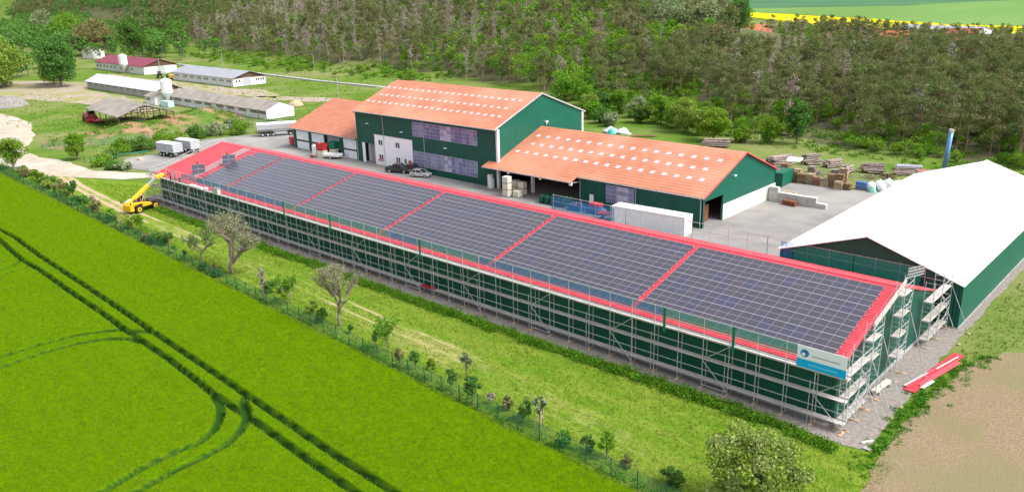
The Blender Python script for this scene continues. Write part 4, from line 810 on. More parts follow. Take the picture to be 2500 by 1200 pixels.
MB().box(-40,-38.6,46,47.6,0,2.6).build('inner_crate',m_rust,low)
# white roofed hall
wh=thing('white_roofed_hall','green walled hall with a bright white roof at the right','hall')
wx0,wx1,wy0,wy1,we,wr=-17.7,2.1,27.2,75.6,4.9,8.25; wsl=(wr-we)/9.9
b=MB(); gable_walls(b,wx0,wx1,wy0,wy1,we,wr-.05,'y'); b.build('wall',m_green_dk,wh)
MB().box(wx1-.02,wx1+.1,wy0,wy1,.12,we-.1).build('side_wall',m_green,wh)
MB().box(wx1-.02,wx1+.14,wy0-.06,wy1,0,.14).box(wx0,wx1,wy0-.06,wy0,0,.14).build('plinth',m_plinth,wh)
roof_slab(wy0-.45,wy1+.3,(wx0-.25,we-.25*wsl),(-7.8,wr),.10,'y').build('roof',m_whiteroof,wh); roof_slab(wy0-.45,wy1+.3,(wx1+.25,we-.25*wsl),(-7.799,wr),.10,'y').build('roof',m_whiteroof,wh)
b=MB()
for y in np.arange(wy0+5,wy1,6.): b.bar((wx0,y,we+.02+.1),(-7.8,y,wr+.02+.1),.08,.03); b.bar((wx1,y,we+.12),(-7.8,y,wr+.12),.08,.03)
b.bar((-7.8,wy0-.4,wr+.12),(-7.8,wy1+.3,wr+.12),.5,.05)
b.build('seam',m_white,bpy.data.objects['roof.00%d'%9] if False else wh)
MB().box(wx0+.0,wx0+2.8,wy0-.03,wy0,1,4.7).build('blue_cladding',mat('blue_cladding',(.01,.06,.14),rough=.5,ribs=('xy',.33)),wh)
ch=thing('chimney','slender blue steel chimney rising behind the white roofed hall','chimney',(-20.2,101.5,0))
MB().tube((0,0,0),(.35,0,7.6),.42,n=14).build('pipe',mat('blue_pipe',(.13,.24,.46),(.10,.20,.42),scale=1,rough=.4,metal=.3),ch,smooth=True); MB().tube((.35,0,7.6),(.38,0,8.2),.44,n=14).build('cap',m_galv,ch)
# --- farm sheds
def shed(label,x0,x1,y0,y1,e,r,wallm,roofm,wins,gate=None,gablem=None,hang=.4,wz=(1.3,2.2),gw=None,ww=.55):
    t=thing('farm_shed',label,'shed'); b=MB(); gable_walls(b,x0,x1,y0,y1,e,r-.05); b.build('wall',wallm,t); yr=(y0+y1)/2; s=(r-e)/(yr-y0)
    roof_slab(x0-hang,x1+hang,(y0-.5,e-.5*s),(yr,r),.12,'x').build('roof',roofm,t); roof_slab(x0-hang,x1+hang,(y1+.5,e-.5*s),(yr+.001,r),.12,'x').build('roof',roofm,t)
    for x in wins: MB().box(x-ww/2,x+ww/2,y0-.04,y0+.02,*wz).build('window',m_glass,t)
    if gate: MB().box(x1-.02,x1+.06,gate[0],gate[1],0,gate[2]).build('gate',mat('grey_gate',(.36,.38,.40),rough=.6),t)
    if gablem: MB().prism([(y0,0 if gablem[1] else e-.3),(y1,0 if gablem[1] else e-.3),(y1,e),(yr,r-.06),(y0,e)],0,x1,x1+.05).build('gable',gablem[0],t)
    for y in gw or (): MB().box(x1-.02,x1+.08,y-.25,y+.25,*wz).build('window',m_glass,t)
    return t
m_gl=mat('weathered_timber',(.13,.075,.055),(.09,.055,.045),scale=1,rough=1); m_aroof=mat('fibre_cement_roof',(.30,.275,.24),(.22,.20,.18),scale=.35,rough=1,detail=8,ribs=('x',.5),rib_depth=.03)
m_groof=mat('light_grey_sheet',(.30,.31,.345),(.26,.27,.30),scale=.3,rough=.6,ribs=('x',.5)); m_wroof=mat('white_sheet_roof',(.50,.50,.52),(.44,.44,.46),scale=.4,rough=.6,ribs=('x',.5))
m_rroof=mat('dark_red_sheet',(.21,.03,.06),(.18,.03,.055),scale=.3,rough=.55,ribs=('x',.5))
shed('white farm shed with dark red roof beside the twin silos',-399.6,-348,101,116,3.6,6.2,m_old,m_rroof,[-397.5,-394,-390,-386.5,-382,-378,-372,-360],(107,110.5,3.2),(m_gl,False),.6,(1.4,2.3),None,1.3)
shed('white farm shed with light grey roof and a row of small windows',-317,-269,99,113,3.2,5.3,m_old,m_groof,list(np.concatenate([np.arange(a,a+3.2,1.0) for a in (-315,-308,-302,-296.5,-291,-284.5,-279,-273.5)])),(103.2,106.6,3.1),(m_gl,False),.7,(1.5,2.4),[100.5,101.8,109,110,111,112],.5)
shed('grey block shed with near white roof and tan brick gable',-319,-260.5,65.2,75,2.7,4.9,m_conc,m_wroof,list(np.arange(-316,-262,5.6)),None,(m_gl,False),.8,(1.5,2.3),None,.9)
MB().box(-260.5,-260.4,65.2,75,0,2.6).build('brick_gable',mat('tan_brick',(.46,.34,.20),(.38,.27,.16),scale=1,rough=1),bpy.data.objects['farm_shed.002'])
s4=shed('longest white farm shed with grey brown roof and grouped windows',-247,-187,62.5,71.6,2.6,4.4,m_old,m_aroof,list(np.concatenate([np.arange(a,a+4.0,.85) for a in (-241,-234.5,-228,-221.5,-214.5,-208,-201.5,-195,-190.6)])),None,None,.15,(1.35,2.2),None,.55)
MB().prism([(62.5,0),(71.6,0),(71.6,2.65),(67.05,4.45),(62.5,2.65)],0,-187,-186.9).build('gable',m_white,s4)
an=thing('annex','small white annex with windows left of the second silo pair','shed'); b=MB(); gable_walls(b,-252,-245,57.5,63,2.6,3.8); b.build('wall',m_white,an)
roof_slab(-252.3,-244.7,(57.1,2.5),(60.25,3.8),.1,'x').build('roof',m_aroof,an); roof_slab(-252.3,-244.7,(63.4,2.5),(60.251,3.8),.1,'x').build('roof',m_aroof,an)
for x in (-251,-250.2,-249.4,-248.6): MB().box(x-.28,x+.28,57.46,57.52,1.3,2.2).build('window',m_glass,an)
def silo(x,y,lab,H=8.4,r=1.75):
    t=thing('silo',lab,'silo',(x,y,0)); MB().lathe([(.18,1.6),(r,4.0),(r,H-.7),(.35,H),(0,H+.02)],n=18).build('tank',m_white,t,smooth=False)
    for a in range(4): MB().tube((1.25*math.cos(a*1.57+.78),1.25*math.sin(a*1.57+.78),0),(r*.97*math.cos(a*1.57+.78),r*.97*math.sin(a*1.57+.78),4.4),.09).build('leg',m_galv,t)
    MB().tube((0,0,1.6),(0,0,.9),.2).build('outlet',m_galv,t); MB().tube((r*.9,-r*.6,.3),(r*.9,-r*.6,H),.05).build('ladder',m_galv,t)
silo(-363.8,99.2,'right white silo of the pair before the red roofed shed',8.6); silo(-366.8,99.6,'left white silo of the pair before the red roofed shed',8.2,1.2)
silo(-242.2,60.6,'front white silo between the small annex and the longest shed',8.6); silo(-243.9,62.0,'rear white silo between the small annex and the longest shed',8.2,1.2)
# open barn (turned)
ob=thing('open_barn','open timber barn with sagging grey brown roof and machines underneath','barn',(-201,27,0),math.atan2(26.3-28.5,-200.2+226.9))
def obr(b,p,q,th=.14): return b
b=MB(); roof_slab(-26.5,0,(0,4.0),(7.2,6.5),.12,'x',b); b.build('roof',m_aroof,ob); b=MB(); roof_slab(-26.5,0,(15.6,3.8),(7.201,6.5),.12,'x',b); b.build('roof',m_aroof,ob)
for i in range(6):
    x=-26+i*5.1
    for y in (.5,7.2,15): MB().tube((x,y,0),(x,y,3.9 if y!=7.2 else 6.3),.11,n=5).build('post',m_gl,ob)
    b=MB(); b.bar((x,.3,3.95),(x,15.2,3.8),.14); b.bar((x,.5,4.0),(x,7.2,6.4),.12); b.bar((x,7.2,6.4),(x,15.2,3.8),.12)
    for k in range(6): y=.8+k*2.4; b.bar((x,y,3.9),(x,y+1.2,4.2+min(y+1,14-y)*.33),.08); b.bar((x,y+1.2,4.2+min(y+1,14-y)*.33),(x,y+2.4,3.9),.08)
    b.build('truss',m_gl,ob)
# ------------------------------------------------------------------ scaffolding
TUB=.068
class Scaf:
    def __init__(s,label,loc=(0,0,0),rz=0): s.t=thing('scaffold',label,'scaffold',loc,rz); s.p={}
    def part(s,name,b,m,at): s.p.setdefault(name,[]).append((b,m,at))
    def done(s):
        M=s.t.matrix_basis if False else Matrix.Translation(s.t.location)@Euler((0,0,s.t.rotation_euler.z)).to_matrix().to_4x4()
        for nm,L in s.p.items():
            L.sort(key=lambda q:(M@Vector(q[2])-Vector(CAMP)).length)
            for b,m,at in L[:95]: b.build(nm,m,s.t)
            if len(L)>95:
                bb=MB()
                for b,m,at in L[95:]: bb.add(b.v,b.f)
                tag(bb.build(nm+'s',L[-1][1],s.t),kind='stuff')
LV=[.8,2.8,4.8]
sc=Scaf('long scaffold with three plank levels along the whole front of the solar roofed hall')
BX_=[1.15-2.57*i for i in range(49)]
rs=np.random.RandomState(3)
for i,x in enumerate(BX_):
    b=MB()
    for y,zt in ((-.45,4.85),(-1.15,6.85)): b.tube((x,y,.06),(x,y,zt),TUB*.55,n=5)
    for z in LV: b.bar((x,-.45,z-.05),(x,-1.15,z-.05),TUB)
    if i%3==1: b.bar((x,-.45,LV[1]+1.5),(x,-1.15,LV[1]+1.9),TUB*.8); b.bar((x,-.45,LV[0]+1.5),(x,-1.15,LV[0]+1.9),TUB*.8); b.tube((x-.35,-1.15,.06),(x-.35,-1.15,4.0),TUB*.5,n=5)
    sc.part('frame',b,m_galv,(x,-1,3)); sc.part('sole_board',MB().box(x-.12,x+.12,-1.5,-.25,.01,.06),m_wood,(x,-1,0))
    if i<48:
        x2=x-2.57
        for z in LV:
            dz=rs.uniform(-.02,.02); col=m_board if not(i in(19,31) and z==.8) else m_redp
            sc.part('deck',MB().box(x2+.01,x-.01,-1.12,-.48,z,z+.06),col,(x,-1,z))
            if z<4.5: sc.part('guard_rail',MB().bar((x2,-1.15,z+1.02),(x,-1.15,z+1.02),TUB*.8),m_galv,(x,-1,z))
            if z==4.8: sc.part('toe_board',MB().box(x2+.01,x-.01,-1.2,-1.17,z+.02,z+.17),m_board,(x,-1,z))
        for z in (5.85,6.82): sc.part('top_rail',MB().bar((x2,-1.15,z),(x,-1.15,z),TUB*.75),m_galv,(x,-1,z))
        if i%4==0: sc.part('brace',MB().bar((x,-1.18,.3),(x2,-1.18,2.75),TUB*.8).bar((x2,-1.18,2.8),(x,-1.18,4.75),TUB*.8),m_galv,(x,-1,2)); 
        if i%8==4: sc.part('brace',MB().bar((x,-1.18,.35),(x2,-1.18,.35),TUB*.8),m_galv,(x,-1,2))
for k,(a,c,m) in enumerate(((-109,-96.8,m_net_b),(-96.6,-79,m_net_b),(-78.8,-68,m_net_g),(-67.8,-56,m_net_g),(-55.8,-50,m_net_b),(-49.8,-40,m_net_g),(-39.8,-30,m_net_b),(-29.8,-16,m_net_b),(-15.8,-9,m_net_g),(-8.8,-3,m_net_g))):
    sc.part('safety_net',MB().box(a,c,-1.105,-1.10,5.75,6.8),m,(a,-1,6))
    if m is m_net_g: sc.part('net_bundle',MB().box(a-.12,a+.12,-1.22,-1.1,4.4,6.8),m_greenp,(a,-1,6))
sc.done()
def tower(label,y0,y1,levels,xi=.35,xo=1.05,top=None,ladders=True,posts=None,outer=None):
    s=Scaf(label); ys=posts or [y0,y1]; zt=top or levels[-1]+2
    for y in ys:
        b=MB()
        for x in (xi,xo): b.tube((x,y,.06),(x,y,zt),TUB*.55,n=5)
        for z in levels: b.bar((xi,y,z-.05),(xo,y,z-.05),TUB)
        k=.3
        while ladders and k<zt: b.bar((xi,y,k),(xo,y,k),.03); k+=.5
        s.part('frame',b,m_galv,(xo,y,3)); s.part('sole_board',MB().box(xi-.2,xo+.35,y-.12,y+.12,.01,.06),m_wood,(xo,y,0))
    for a,c in zip(ys[:-1],ys[1:]):
        for z in levels:
            s.part('deck',MB().box(xi+.03,xo-.03,a+.02,c-.02,z,z+.06),m_board,(xo,a,z)); s.part('guard_rail',MB().bar((xo,a,z+1),(xo,c,z+1),TUB*.8).bar((xo,a,z+.5),(xo,c,z+.5),TUB*.7),m_galv,(xo,a,z))
        for j,z in enumerate([.3]+levels[:-1]): s.part('brace',MB().bar((xo+.03,a if j%2 else c,z),(xo+.03,c if j%2 else a,z+1.9),TUB*.8),m_galv,(xo,a,z))
        s.part('brace',MB().bar((xo,c,levels[min(2,len(levels)-1)]),(xo+2.2,c,.05),TUB*.8),m_galv,(xo,a,1)); s.part('sole_board',MB().lathe([(0,.0),(.2,.0),(.2,.05),(0,.05)],(xo+2.2,c,.01),8),m_wood,(xo,a,1))
    s.done(); return s
s_=tower('scaffold around the near front corner, beside the blue and white banner',-1.15,4,[.87,2.87,4.87],.4,1.15,6.8,posts=[-.42,1.8,4.1])
s_=tower('short scaffold bay stepping up the gable behind the banner corner',4.2,6.8,[4.4,6.2],.4,1.1,7.9,posts=[4.3,6.5])
s_=tower('narrow ladder tower in the middle of the near gable',10.8,13.2,[2.3,4.3,6.3,8.3],.4,1.2,9.6,posts=[11.0,13.2])
s_=tower('tall scaffold tower at the back corner of the near gable',20.5,26.6,[.8,2.8,4.8],.4,1.25,6.9,posts=[20.2,23.2,26.6])
# sloping guard along the near verge and walkway at its top
s=Scaf('sloping guard rail fixed along the near roof verge'); 
b=MB()
for dz in (.35,.62,.9): b.bar((.62,5.5,roofz(5.5)+dz),(.62,13.1,roofz(13)+dz),.09,.06)
s.part('guard_rail',b,m_board,(0,8,7))
for y in np.arange(5.6,13.2,1.9): s.part('post',MB().bar((.62,y,roofz(y)-.2),(.62,y,roofz(y)+1.0),.06),m_galv,(0,y,7))
b=MB()
for z in (9.2,9.5,9.8,10.1): b.bar((.5,13.6,z-.35*0),(.5,18.6,z-1.0),.05)
for y in np.arange(13.6,18.7,.42): b.bar((.5,y,9.15-(y-13.6)*.2),(.5,y,10.1-(y-13.6)*.2),.04)
s.part('lattice_girder',b,m_galv,(0,15,9)); s.done()
# rear scaffold: guard seen above the back eave
s=Scaf('rear scaffold whose guard posts and rails show above the red ridge')
for i in range(22):
    x=1.0-2.57*i; b=MB()
    for y,zt in ((26.95,3.8),(27.15 if x>-18.5 else 27.65,6.0)): b.tube((x,y,.06),(x,y,zt),TUB*.6,n=5)
    s.part('frame',b,m_galv if i%4 else m_greenp,(x,27,5))
    if i<21:
        y=27.1 if x>-18.5 else 27.6
        for z in (4.95,5.9): s.part('guard_rail',MB().bar((x,y,z),(x-2.57,y,z),TUB*.8),m_galv,(x,27,z))
        s.part('deck',MB().box(x-2.56,x-.01,26.7,27.05,3.7,3.76),m_board,(x,27,4.8))
for a,c,m in ((-2,-9,m_net_g),(-9.1,-16,m_net_g),(-16.1,-17.6,m_net_b),(-41.6,-52.8,m_net_b)): s.part('safety_net',MB().box(c,a,27.04,27.045,3.9,5.85),m,(a,27,6))
s.done()
# far gable scaffold
s=Scaf('scaffold at the far left gable with plank rails above the red verge')
for i in range(6):
    y=-1+i*3.0; zt=max(5.2,roofz(min(max(y,0),25)))+1.0; b=MB()
    for x in (-120.9,-121.6): b.tube((x,y,.06),(x,y,zt if y>0 else 7.5),TUB*.7,n=5)
    s.part('frame',b,m_galv,(-121,y,3))
    if i<5:
        y2=y+3; za=roofz(max(y,0)) if y<13 else roofz(y); zb=roofz(min(y2,25)) if y2>0 else za
        for z in (.8,2.8,4.8): s.part('deck',MB().box(-121.6,-120.95,y,y2,z,z+.06),m_board,(-121,y,z))
        for dz in (.35,.9): s.part('guard_rail',MB().bar((-120.95,y,za+dz),(-120.95,y2,zb+dz),.09,.05),m_board if dz<.9 else m_galv,(-121,y,8))
s.done()
# ------------------------------------------------------------------ banner on the scaffold
bn=thing('banner','white and light blue company banner with a round swirl logo on the scaffold corner','banner')
BZ0,BZ1,BA,BC,BNY=4.98,6.85,-3.05,1.05,-1.24
me=MB().box(BA,BC,BNY,BNY+.02,BZ0+.72,BZ1).build('cloth',mat('banner_white',(.74,.75,.78),rough=.6),bn); MB().box(BA,BC,BNY,BNY+.02,BZ0,BZ0+.72).build('blue_band',mat('banner_blue',(.0,.36,.66),rough=.5),bn)
def disc(cx,cz,r,y,m,name,parent,a0=0,a1=6.2832,n=28,r2=None):
    b=MB(); pts=[(cx+r*math.cos(a0+(a1-a0)*i/n),cz+r*math.sin(a0+(a1-a0)*i/n)) for i in range(n+(0 if a1-a0>6.2 else 1))]
    b.prism(pts,1,y-.004,y,0); return b.build(name,m,parent)
lg=disc(BA+.62,BZ1-.62,.36,BNY-.001,mat('logo_teal',(.05,.33,.38),rough=.5),'logo',bn)
disc(BA+.72,BZ1-.60,.28,BNY-.006,mat('logo_blue',(.01,.16,.38),rough=.5),'logo_swirl',lg); disc(BA+.55,BZ1-.73,.15,BNY-.011,MATS['banner_white'],'logo_highlight',lg)
b=MB(); rr=random.Random(4); x=BA+1.25
while x<BC-.55: wd=rr.uniform(.05,.11); b.box(x,x+wd,BNY-.004,BNY,BZ1-.78,BZ1-.66); x+=wd+.035
b.build('lettering',mat('grey_lettering',(.25,.27,.31),rough=.6),bn)
b=MB(); x=BA+1.0
while x<BC-.8: wd=rr.uniform(.05,.16); b.box(x,x+wd,BNY-.004,BNY,BZ0+.30,BZ0+.37); x+=wd+.04
b.build('small_lettering',mat('pale_lettering',(.30,.62,.78),rough=.6),bn)
# ------------------------------------------------------------------ telehandler
th=thing('telehandler','yellow telehandler raising its boom to the far corner of the scaffold','telehandler',(-116.6,-5.0,0),R(103))
def WH(parent,x,y,r,wd,rimm,name='wheel'):
    o=MB().wheel((x,y,r),r,wd,(0,1,0),20).build(name,m_black,parent,bevel=0)
    s=1 if y>0 else -1
    MB().wheel((x,y+s*.02,r),r*.58,wd,(0,1,0),16).build('rim',rimm,o); MB().wheel((x,y+s*.045,r),r*.22,wd,(0,1,0),10).build('hub',m_dark,o); return o
for x in (-1.6,1.6):
    for y in (-.98,.98): WH(th,x,y,.67,.45,m_yellow)
b=MB(); b.prism([(-3.0,.55),(-2.5,.45),(2.5,.6),(2.6,1.0),(-2.0,1.35),(-3.0,1.35)],1,-.55,.55); b.build('chassis',m_grey,th,bevel=.03)
b=MB(); b.prism([(-3.15,.55),(-2.4,.5),(-2.4,1.9),(-2.9,1.9),(-3.15,1.5)],1,-1.0,1.0); b.prism([(-2.4,1.2),(-.9,1.45),(-.9,1.75),(-2.4,1.9)],1,-1.05,-.45); b.build('counterweight',m_yellow,th,bevel=.05)
MB().prism([(-.9,.95),(1.0,.95),(1.0,1.35),(-.5,1.65),(-.9,1.65)],1,-1.12,-.3).build('engine_hood',m_yellow,th,bevel=.04)
for x in (-1.6,1.6):
    for y in (-.98,.98): MB().prism([(x-.8,1.3),(x-.5,1.48),(x+.5,1.48),(x+.8,1.3),(x+.8,1.36),(x+.5,1.54),(x-.5,1.54),(x-.8,1.36)],1,y-.27,y+.27).build('mudguard',m_black,th)
cab=MB().prism([(-.9,.9),(.8,.9),(.75,1.6),(.35,2.5),(-.7,2.5),(-.9,1.6)],1,.32,1.12).build('cab',m_glass,th,bevel=.02)
MB().prism([(-.75,2.5),(.4,2.5),(.35,2.6),(-.7,2.6)],1,.3,1.14).build('cab_roof',m_white,cab)
b=MB()
for y in (.33,1.1):
    b.bar((.8,y,.9),(.75,y,1.6),.07).bar((.75,y,1.6),(.35,y,2.5),.07).bar((-.9,y,.9),(-.9,y,1.6),.07).bar((-.9,y,1.6),(-.7,y,2.5),.07).bar((-.1,y,.95),(-.1,y,2.5),.06)
b.build('cab_frame',m_yellow,cab)
def P3(x,z): return (x,-.08,z)
b=MB().bar(P3(-2.7,1.75),P3(1.5,4.1),.46,.55); bo=b.build('boom',m_yellow,th,bevel=.03)
MB().bar(P3(1.4,4.05),P3(3.2,5.06),.30,.34).build('inner_boom',m_steel,bo); 
MB().prism([(3.0,5.25),(4.3,5.55),(4.9,5.45),(5.0,4.9),(4.4,4.75),(3.2,4.75)],1,-.38,.24).build('boom_head',m_yellow,bo,bevel=.05)
MB().bar(P3(-.4,1.2),P3(.9,3.5),.14).build('lift_ram',m_steel,bo); MB().bar(P3(-2.3,1.5),P3(-1.5,2.2),.7,.5).build('boom_pivot',m_grey,bo)
fk=MB().box(4.9,5.0,-.65,.5,4.2,5.3).build('fork_carriage',m_grey,th); b=MB()
for y in (-.5,.35): b.box(5.0,6.1,y-.06,y+.06,4.2,4.26)
b.build('fork',m_grey,th)
b=MB()
for y in (-1.0,1.0): b.tube((-3.0,y,1.6),(-3.15,y*1.25,1.9),.03); b.box(-3.2,-3.1,y*1.25-.1,y*1.25+.1,1.85,2.15)
b.build('mirror',m_black,th)
MB().bar((-2.6,.3,2.0),(-1.2,.95,2.15),.9,.04).build('rear_cover',m_white,th)
# ------------------------------------------------------------------ cars, trucks and trailers
def car(label,loc,rz,pm,kind):
    t=thing('parked_car',label,'car',loc,rz)
    if kind=='pickup':
        low=[(-2.6,.45),(-2.6,1.0),(-2.5,1.12),(-.55,1.12),(-.5,1.1),(1.2,1.12),(2.4,1.02),(2.65,.85),(2.65,.4),(-2.6,.38)]; L=2.6; wb=1.6; hw=.93
        top=[(-.95,1.1),(-.85,1.78),(.45,1.80),(1.25,1.12)]
    else:
        low=[(-2.0,.3),(-2.05,.85),(-1.9,.98),(-1.7,1.0),(1.0,.95),(1.85,.80),(2.0,.6),(2.0,.28)]; L=2.0; wb=1.27; hw=.86; top=[(-1.85,.98),(-1.35,1.47),(.05,1.50),(1.0,.95)]
    b=MB().prism(low,1,-hw,hw); bd=b.build('body',pm,t,bevel=.06)
    b=MB(); n=len(top); V=[(x,-hw*(.97 if z<1.3 else .80),z) for x,z in top]+[(x,hw*(.97 if z<1.3 else .80),z) for x,z in top]
    b.add(V,[(0,1,5,4),(1,2,6,5),(2,3,7,6),(0,3,2,1),(4,5,6,7),(0,4,7,3)]); gh=b.build('greenhouse',m_glass,bd,bevel=.03)
    x1,x2=top[1][0],top[2][0]; z1,z2=top[1][1],top[2][1]
    MB().prism([(x1-.02,z1-.05),(x2+.03,z2-.05),(x2-.02,z2+.035),(x1+.03,z1+.035)],1,-hw*.80,hw*.80).build('roof',pm,gh,bevel=.02)
    b=MB()
    for s in (-1,1):
        for i,j in ((0,1),(3,2)): b.bar((top[i][0],s*hw*.965,top[i][1]),(top[j][0],s*hw*.80,top[j][1]),.09)
        xm=(x1+x2)/2-.05; b.bar((xm,s*hw*.965,top[0][1]),(xm,s*hw*.81,z1),.08)
    b.build('pillar',pm,gh)
    if kind=='pickup': MB().box(-2.5,-1.05,-.78,.78,1.08,1.13).build('load_cover',m_black,bd)
    for x in (-wb,wb):
        for s in (-1,1):
            o=MB().wheel((x,s*(hw-.1),.34 if kind!='pickup' else .38),.34 if kind!='pickup' else .38,.24,(0,1,0),16).build('wheel',m_black,t); MB().wheel((x,s*(hw-.09),.34 if kind!='pickup' else .38),.21,.245,(0,1,0),12).build('rim',m_steel,o)
    for s in (-1,1):
        MB().box(L-.12 if kind!='pickup' else 2.52,L+.015 if kind!='pickup' else 2.67,s*(hw-.3)-.17,s*(hw-.3)+.17,.62,.78).build('headlight',m_white,bd); MB().box(-L-.06,-L+.06,s*(hw-.16)-.1,s*(hw-.16)+.1,.68,.92).build('tail_light',m_redp,bd)
        MB().box(.75,.95,s*(hw+.09)-.09,s*(hw+.09)+.09,.98,1.12).build('mirror',pm,bd)
    return t
car('black pickup truck parked in front of the white office front',(-103.6,40.6,0),R(22),m_carblk,'pickup'); car('small silver hatchback parked right of the black pickup trucks',(-97.1,40.7,0),R(20),m_silver,'hatch')
car('second dark pickup truck, behind and right of the first one',(-101.2,42.0+.2,0),R(18),mat('dark_green_car_paint',(.03,.045,.035),rough=.25,spec=.6),'pickup')
def trailer(label,loc,rz,L,body,axles,kind):
    t=thing('trailer',label,'trailer',loc,rz); z0=1.15; 
    MB().box(-L/2,L/2,-.45,.45,z0-.25,z0).box(L/2,L/2+1.6,-.08,.08,z0-.3,z0-.15).build('frame',m_grey,t)
    for x in axles:
        for s in (-1,1): o=MB().wheel((x,s*1.0,.5),.5,.35,(0,1,0),16).build('wheel',m_black,t); MB().wheel((x,s*1.01,.5),.27,.355,(0,1,0),12).build('rim',m_steel,o)
    if kind=='tipper':
        b=MB(); b.box(-L/2,L/2,-1.22,1.22,z0,z0+.1); b.box(-L/2,L/2,-1.22,-1.17,z0+.1,z0+1.9); b.box(-L/2,L/2,1.17,1.22,z0+.1,z0+1.9); b.box(-L/2,-L/2+.05,-1.17,1.17,z0+.1,z0+1.9); b.box(L/2-.05,L/2,-1.17,1.17,z0+.1,z0+1.9); bd=b.build('body',body,t)
        b=MB(); b.prism([(-1.24,z0+1.9),(1.24,z0+1.9),(.6,z0+2.05),(0,z0+2.1),(-.6,z0+2.05)],0,-L/2-.03,L/2+.03); b.build('cover',m_tarp,bd)
        b=MB()
        for i in range(6): x=-L/2+L*i/5; b.box(x-.05,x+.05,-1.27,-1.22,z0,z0+1.9); b.box(x-.05,x+.05,1.22,1.27,z0,z0+1.9)
        for z in (z0+.65,z0+1.25): b.box(-L/2,L/2,-1.26,-1.22,z,z+.06)
        b.build('rib',m_galv,bd)
    else:
        b=MB(); P=[(-.75,z0),(.75,z0),(1.22,z0+.7),(1.25,z0+1.9),(-1.25,z0+1.9),(-1.22,z0+.7)]; b.prism(P,0,-L/2,L/2); bd=b.build('body',body,t,bevel=.04)
        b=MB(); b.prism([(-1.28,z0+1.88),(1.28,z0+1.88),(1.0,z0+2.15),(.4,z0+2.28),(-.4,z0+2.28),(-1.0,z0+2.15)],0,-L/2-.05,L/2+.05); b.build('cover',m_tarp,bd,bevel=.03)
        MB().box(-L*.1,L*.25,-1.1,-.7,z0-.65,z0-.1).build('tool_box',m_steel,t); MB().box(L*.38,L*.42,-.9,-.8,.05,z0-.2).box(L*.38,L*.42,.8,.9,.05,z0-.2).build('support_leg',m_grey,t); MB().box(-L/2+.3,-L/2+3.4,-1.2,-.8,z0-.15,z0-.1).build('mudguard',m_black,t)
    return t
trailer('long silver tipping trailer with a pale cover parked by the hedge beside the garage',(-161.8,50.0,0),R(58),9.6,m_steel,(-3.6,-2.3,-1.0,3.2),'semi')
m_tipg=mat('ribbed_grey_steel',(.40,.41,.43),(.33,.34,.36),scale=1,rough=.5,ribs=('z',.4),rib_depth=.01)
trailer('grey tipping trailer with pale cover, nearer of the two at the yard edge',(-158.8,20.4,0),R(8),6.2,m_tipg,(-1.9,-.7,2.0),'tipper')
trailer('grey tipping trailer half hidden behind the nearer grey one',(-159.3,25.0,0),R(8),5.6,m_tipg,(-1.7,-.6,1.8),'tipper')
def tractor(label,loc,rz,pm,sc=1.):
    t=thing('tractor',label,'tractor',loc,rz); t.scale=(sc,)*3
    for s in (-1,1): WH(t,-1.1,s*.9,.85,.5,m_white); WH(t,1.5,s*.8,.58,.35,m_white)
    MB().prism([(-.3,.8),(2.1,.8),(2.1,1.45),(1.9,1.6),(-.3,1.75)],1,-.4,.4).build('hood',pm,t,bevel=.05); cb=MB().prism([(-1.6,1.1),(-.2,1.1),(-.1,1.7),(-.35,2.7),(-1.5,2.7),(-1.7,1.8)],1,-.7,.7).build('cab',m_glass,t,bevel=.03)
    MB().box(-1.65,-.25,-.78,.78,2.7,2.82).build('cab_roof',pm,cb,bevel=.03); MB().tube((.6,.45,1.5),(.6,.45,2.6),.06).build('exhaust',m_grey,t)
tractor('dark blue tractor standing before the gate of the red roofed shed',(-329,99,0),R(150),mat('dark_blue_paint',(.02,.03,.08),rough=.5))
t=thing('farm_machine','green and yellow farm machine at the corner of the light grey roofed shed','machine',(-321,99.5,0)); MB().box(-1.6,.8,-1,1,.7,1.9).build('hopper',m_greenp,t,bevel=.1); MB().prism([(.8,.5),(2.6,.5),(2.2,1.5),(.8,1.8)],1,-.9,.9).build('header',m_yellow,t,bevel=.06)
for s in (-1,1): WH(t,-.6,s*.95,.55,.3,m_yellow)
# machines under the open barn
t=thing('harvester','faded red harvester under the left end of the open barn','machine',(-230,31,0),R(-5)); MB().prism([(-2.6,.7),(2.4,.7),(2.4,1.9),(1.2,2.5),(-1.8,2.5),(-2.6,1.6)],1,-1.2,1.2).build('body',mat('faded_red_paint',(.45,.10,.10),(.38,.12,.11),scale=1,rough=.8),t,bevel=.1); MB().box(.9,2.2,-1,1,2.3,3.1).build('cab',m_glass,t,bevel=.05); MB().tube((3.0,-1.9,.5),(3.0,1.9,.5),.4,n=10).build('reel',m_redp,t)
for x in (-1.5,1.7):
    for s in (-1,1): WH(t,x,s*1.3,.7,.4,m_redp)
t=thing('farm_trailer','red flatbed farm trailer under the barn edge, right of the harvester','trailer',(-223.5,30.2,0),R(-5)); MB().box(-2.4,2.4,-1.1,1.1,.8,1.0).box(-2.4,-2.3,-1.1,1.1,1.0,1.5).build('bed',m_redp,t)
for x in (-1.6,1.6):
    for s in (-1,1): WH(t,x,s*.95,.4,.25,m_redp)
t=thing('farm_wagon','dark slatted wagon under the right half of the open barn','wagon',(-206,33,0),R(20)); MB().box(-3.4,3.4,-1.2,1.2,.9,2.5).build('body',mat('dark_planks',(.035,.05,.055),(.05,.06,.06),scale=2,rough=.9,ribs=('x',.4)),t)
for x in (-2.3,2.3):
    for s in (-1,1): WH(t,x,s*1.05,.45,.25,m_grey)
b=MB()
for i in range(9): b.box(-3.4+i*.83-.05,-3.4+i*.83+.05,-1.26,1.26,.85,2.6)
b.build('stake',m_gl,t)
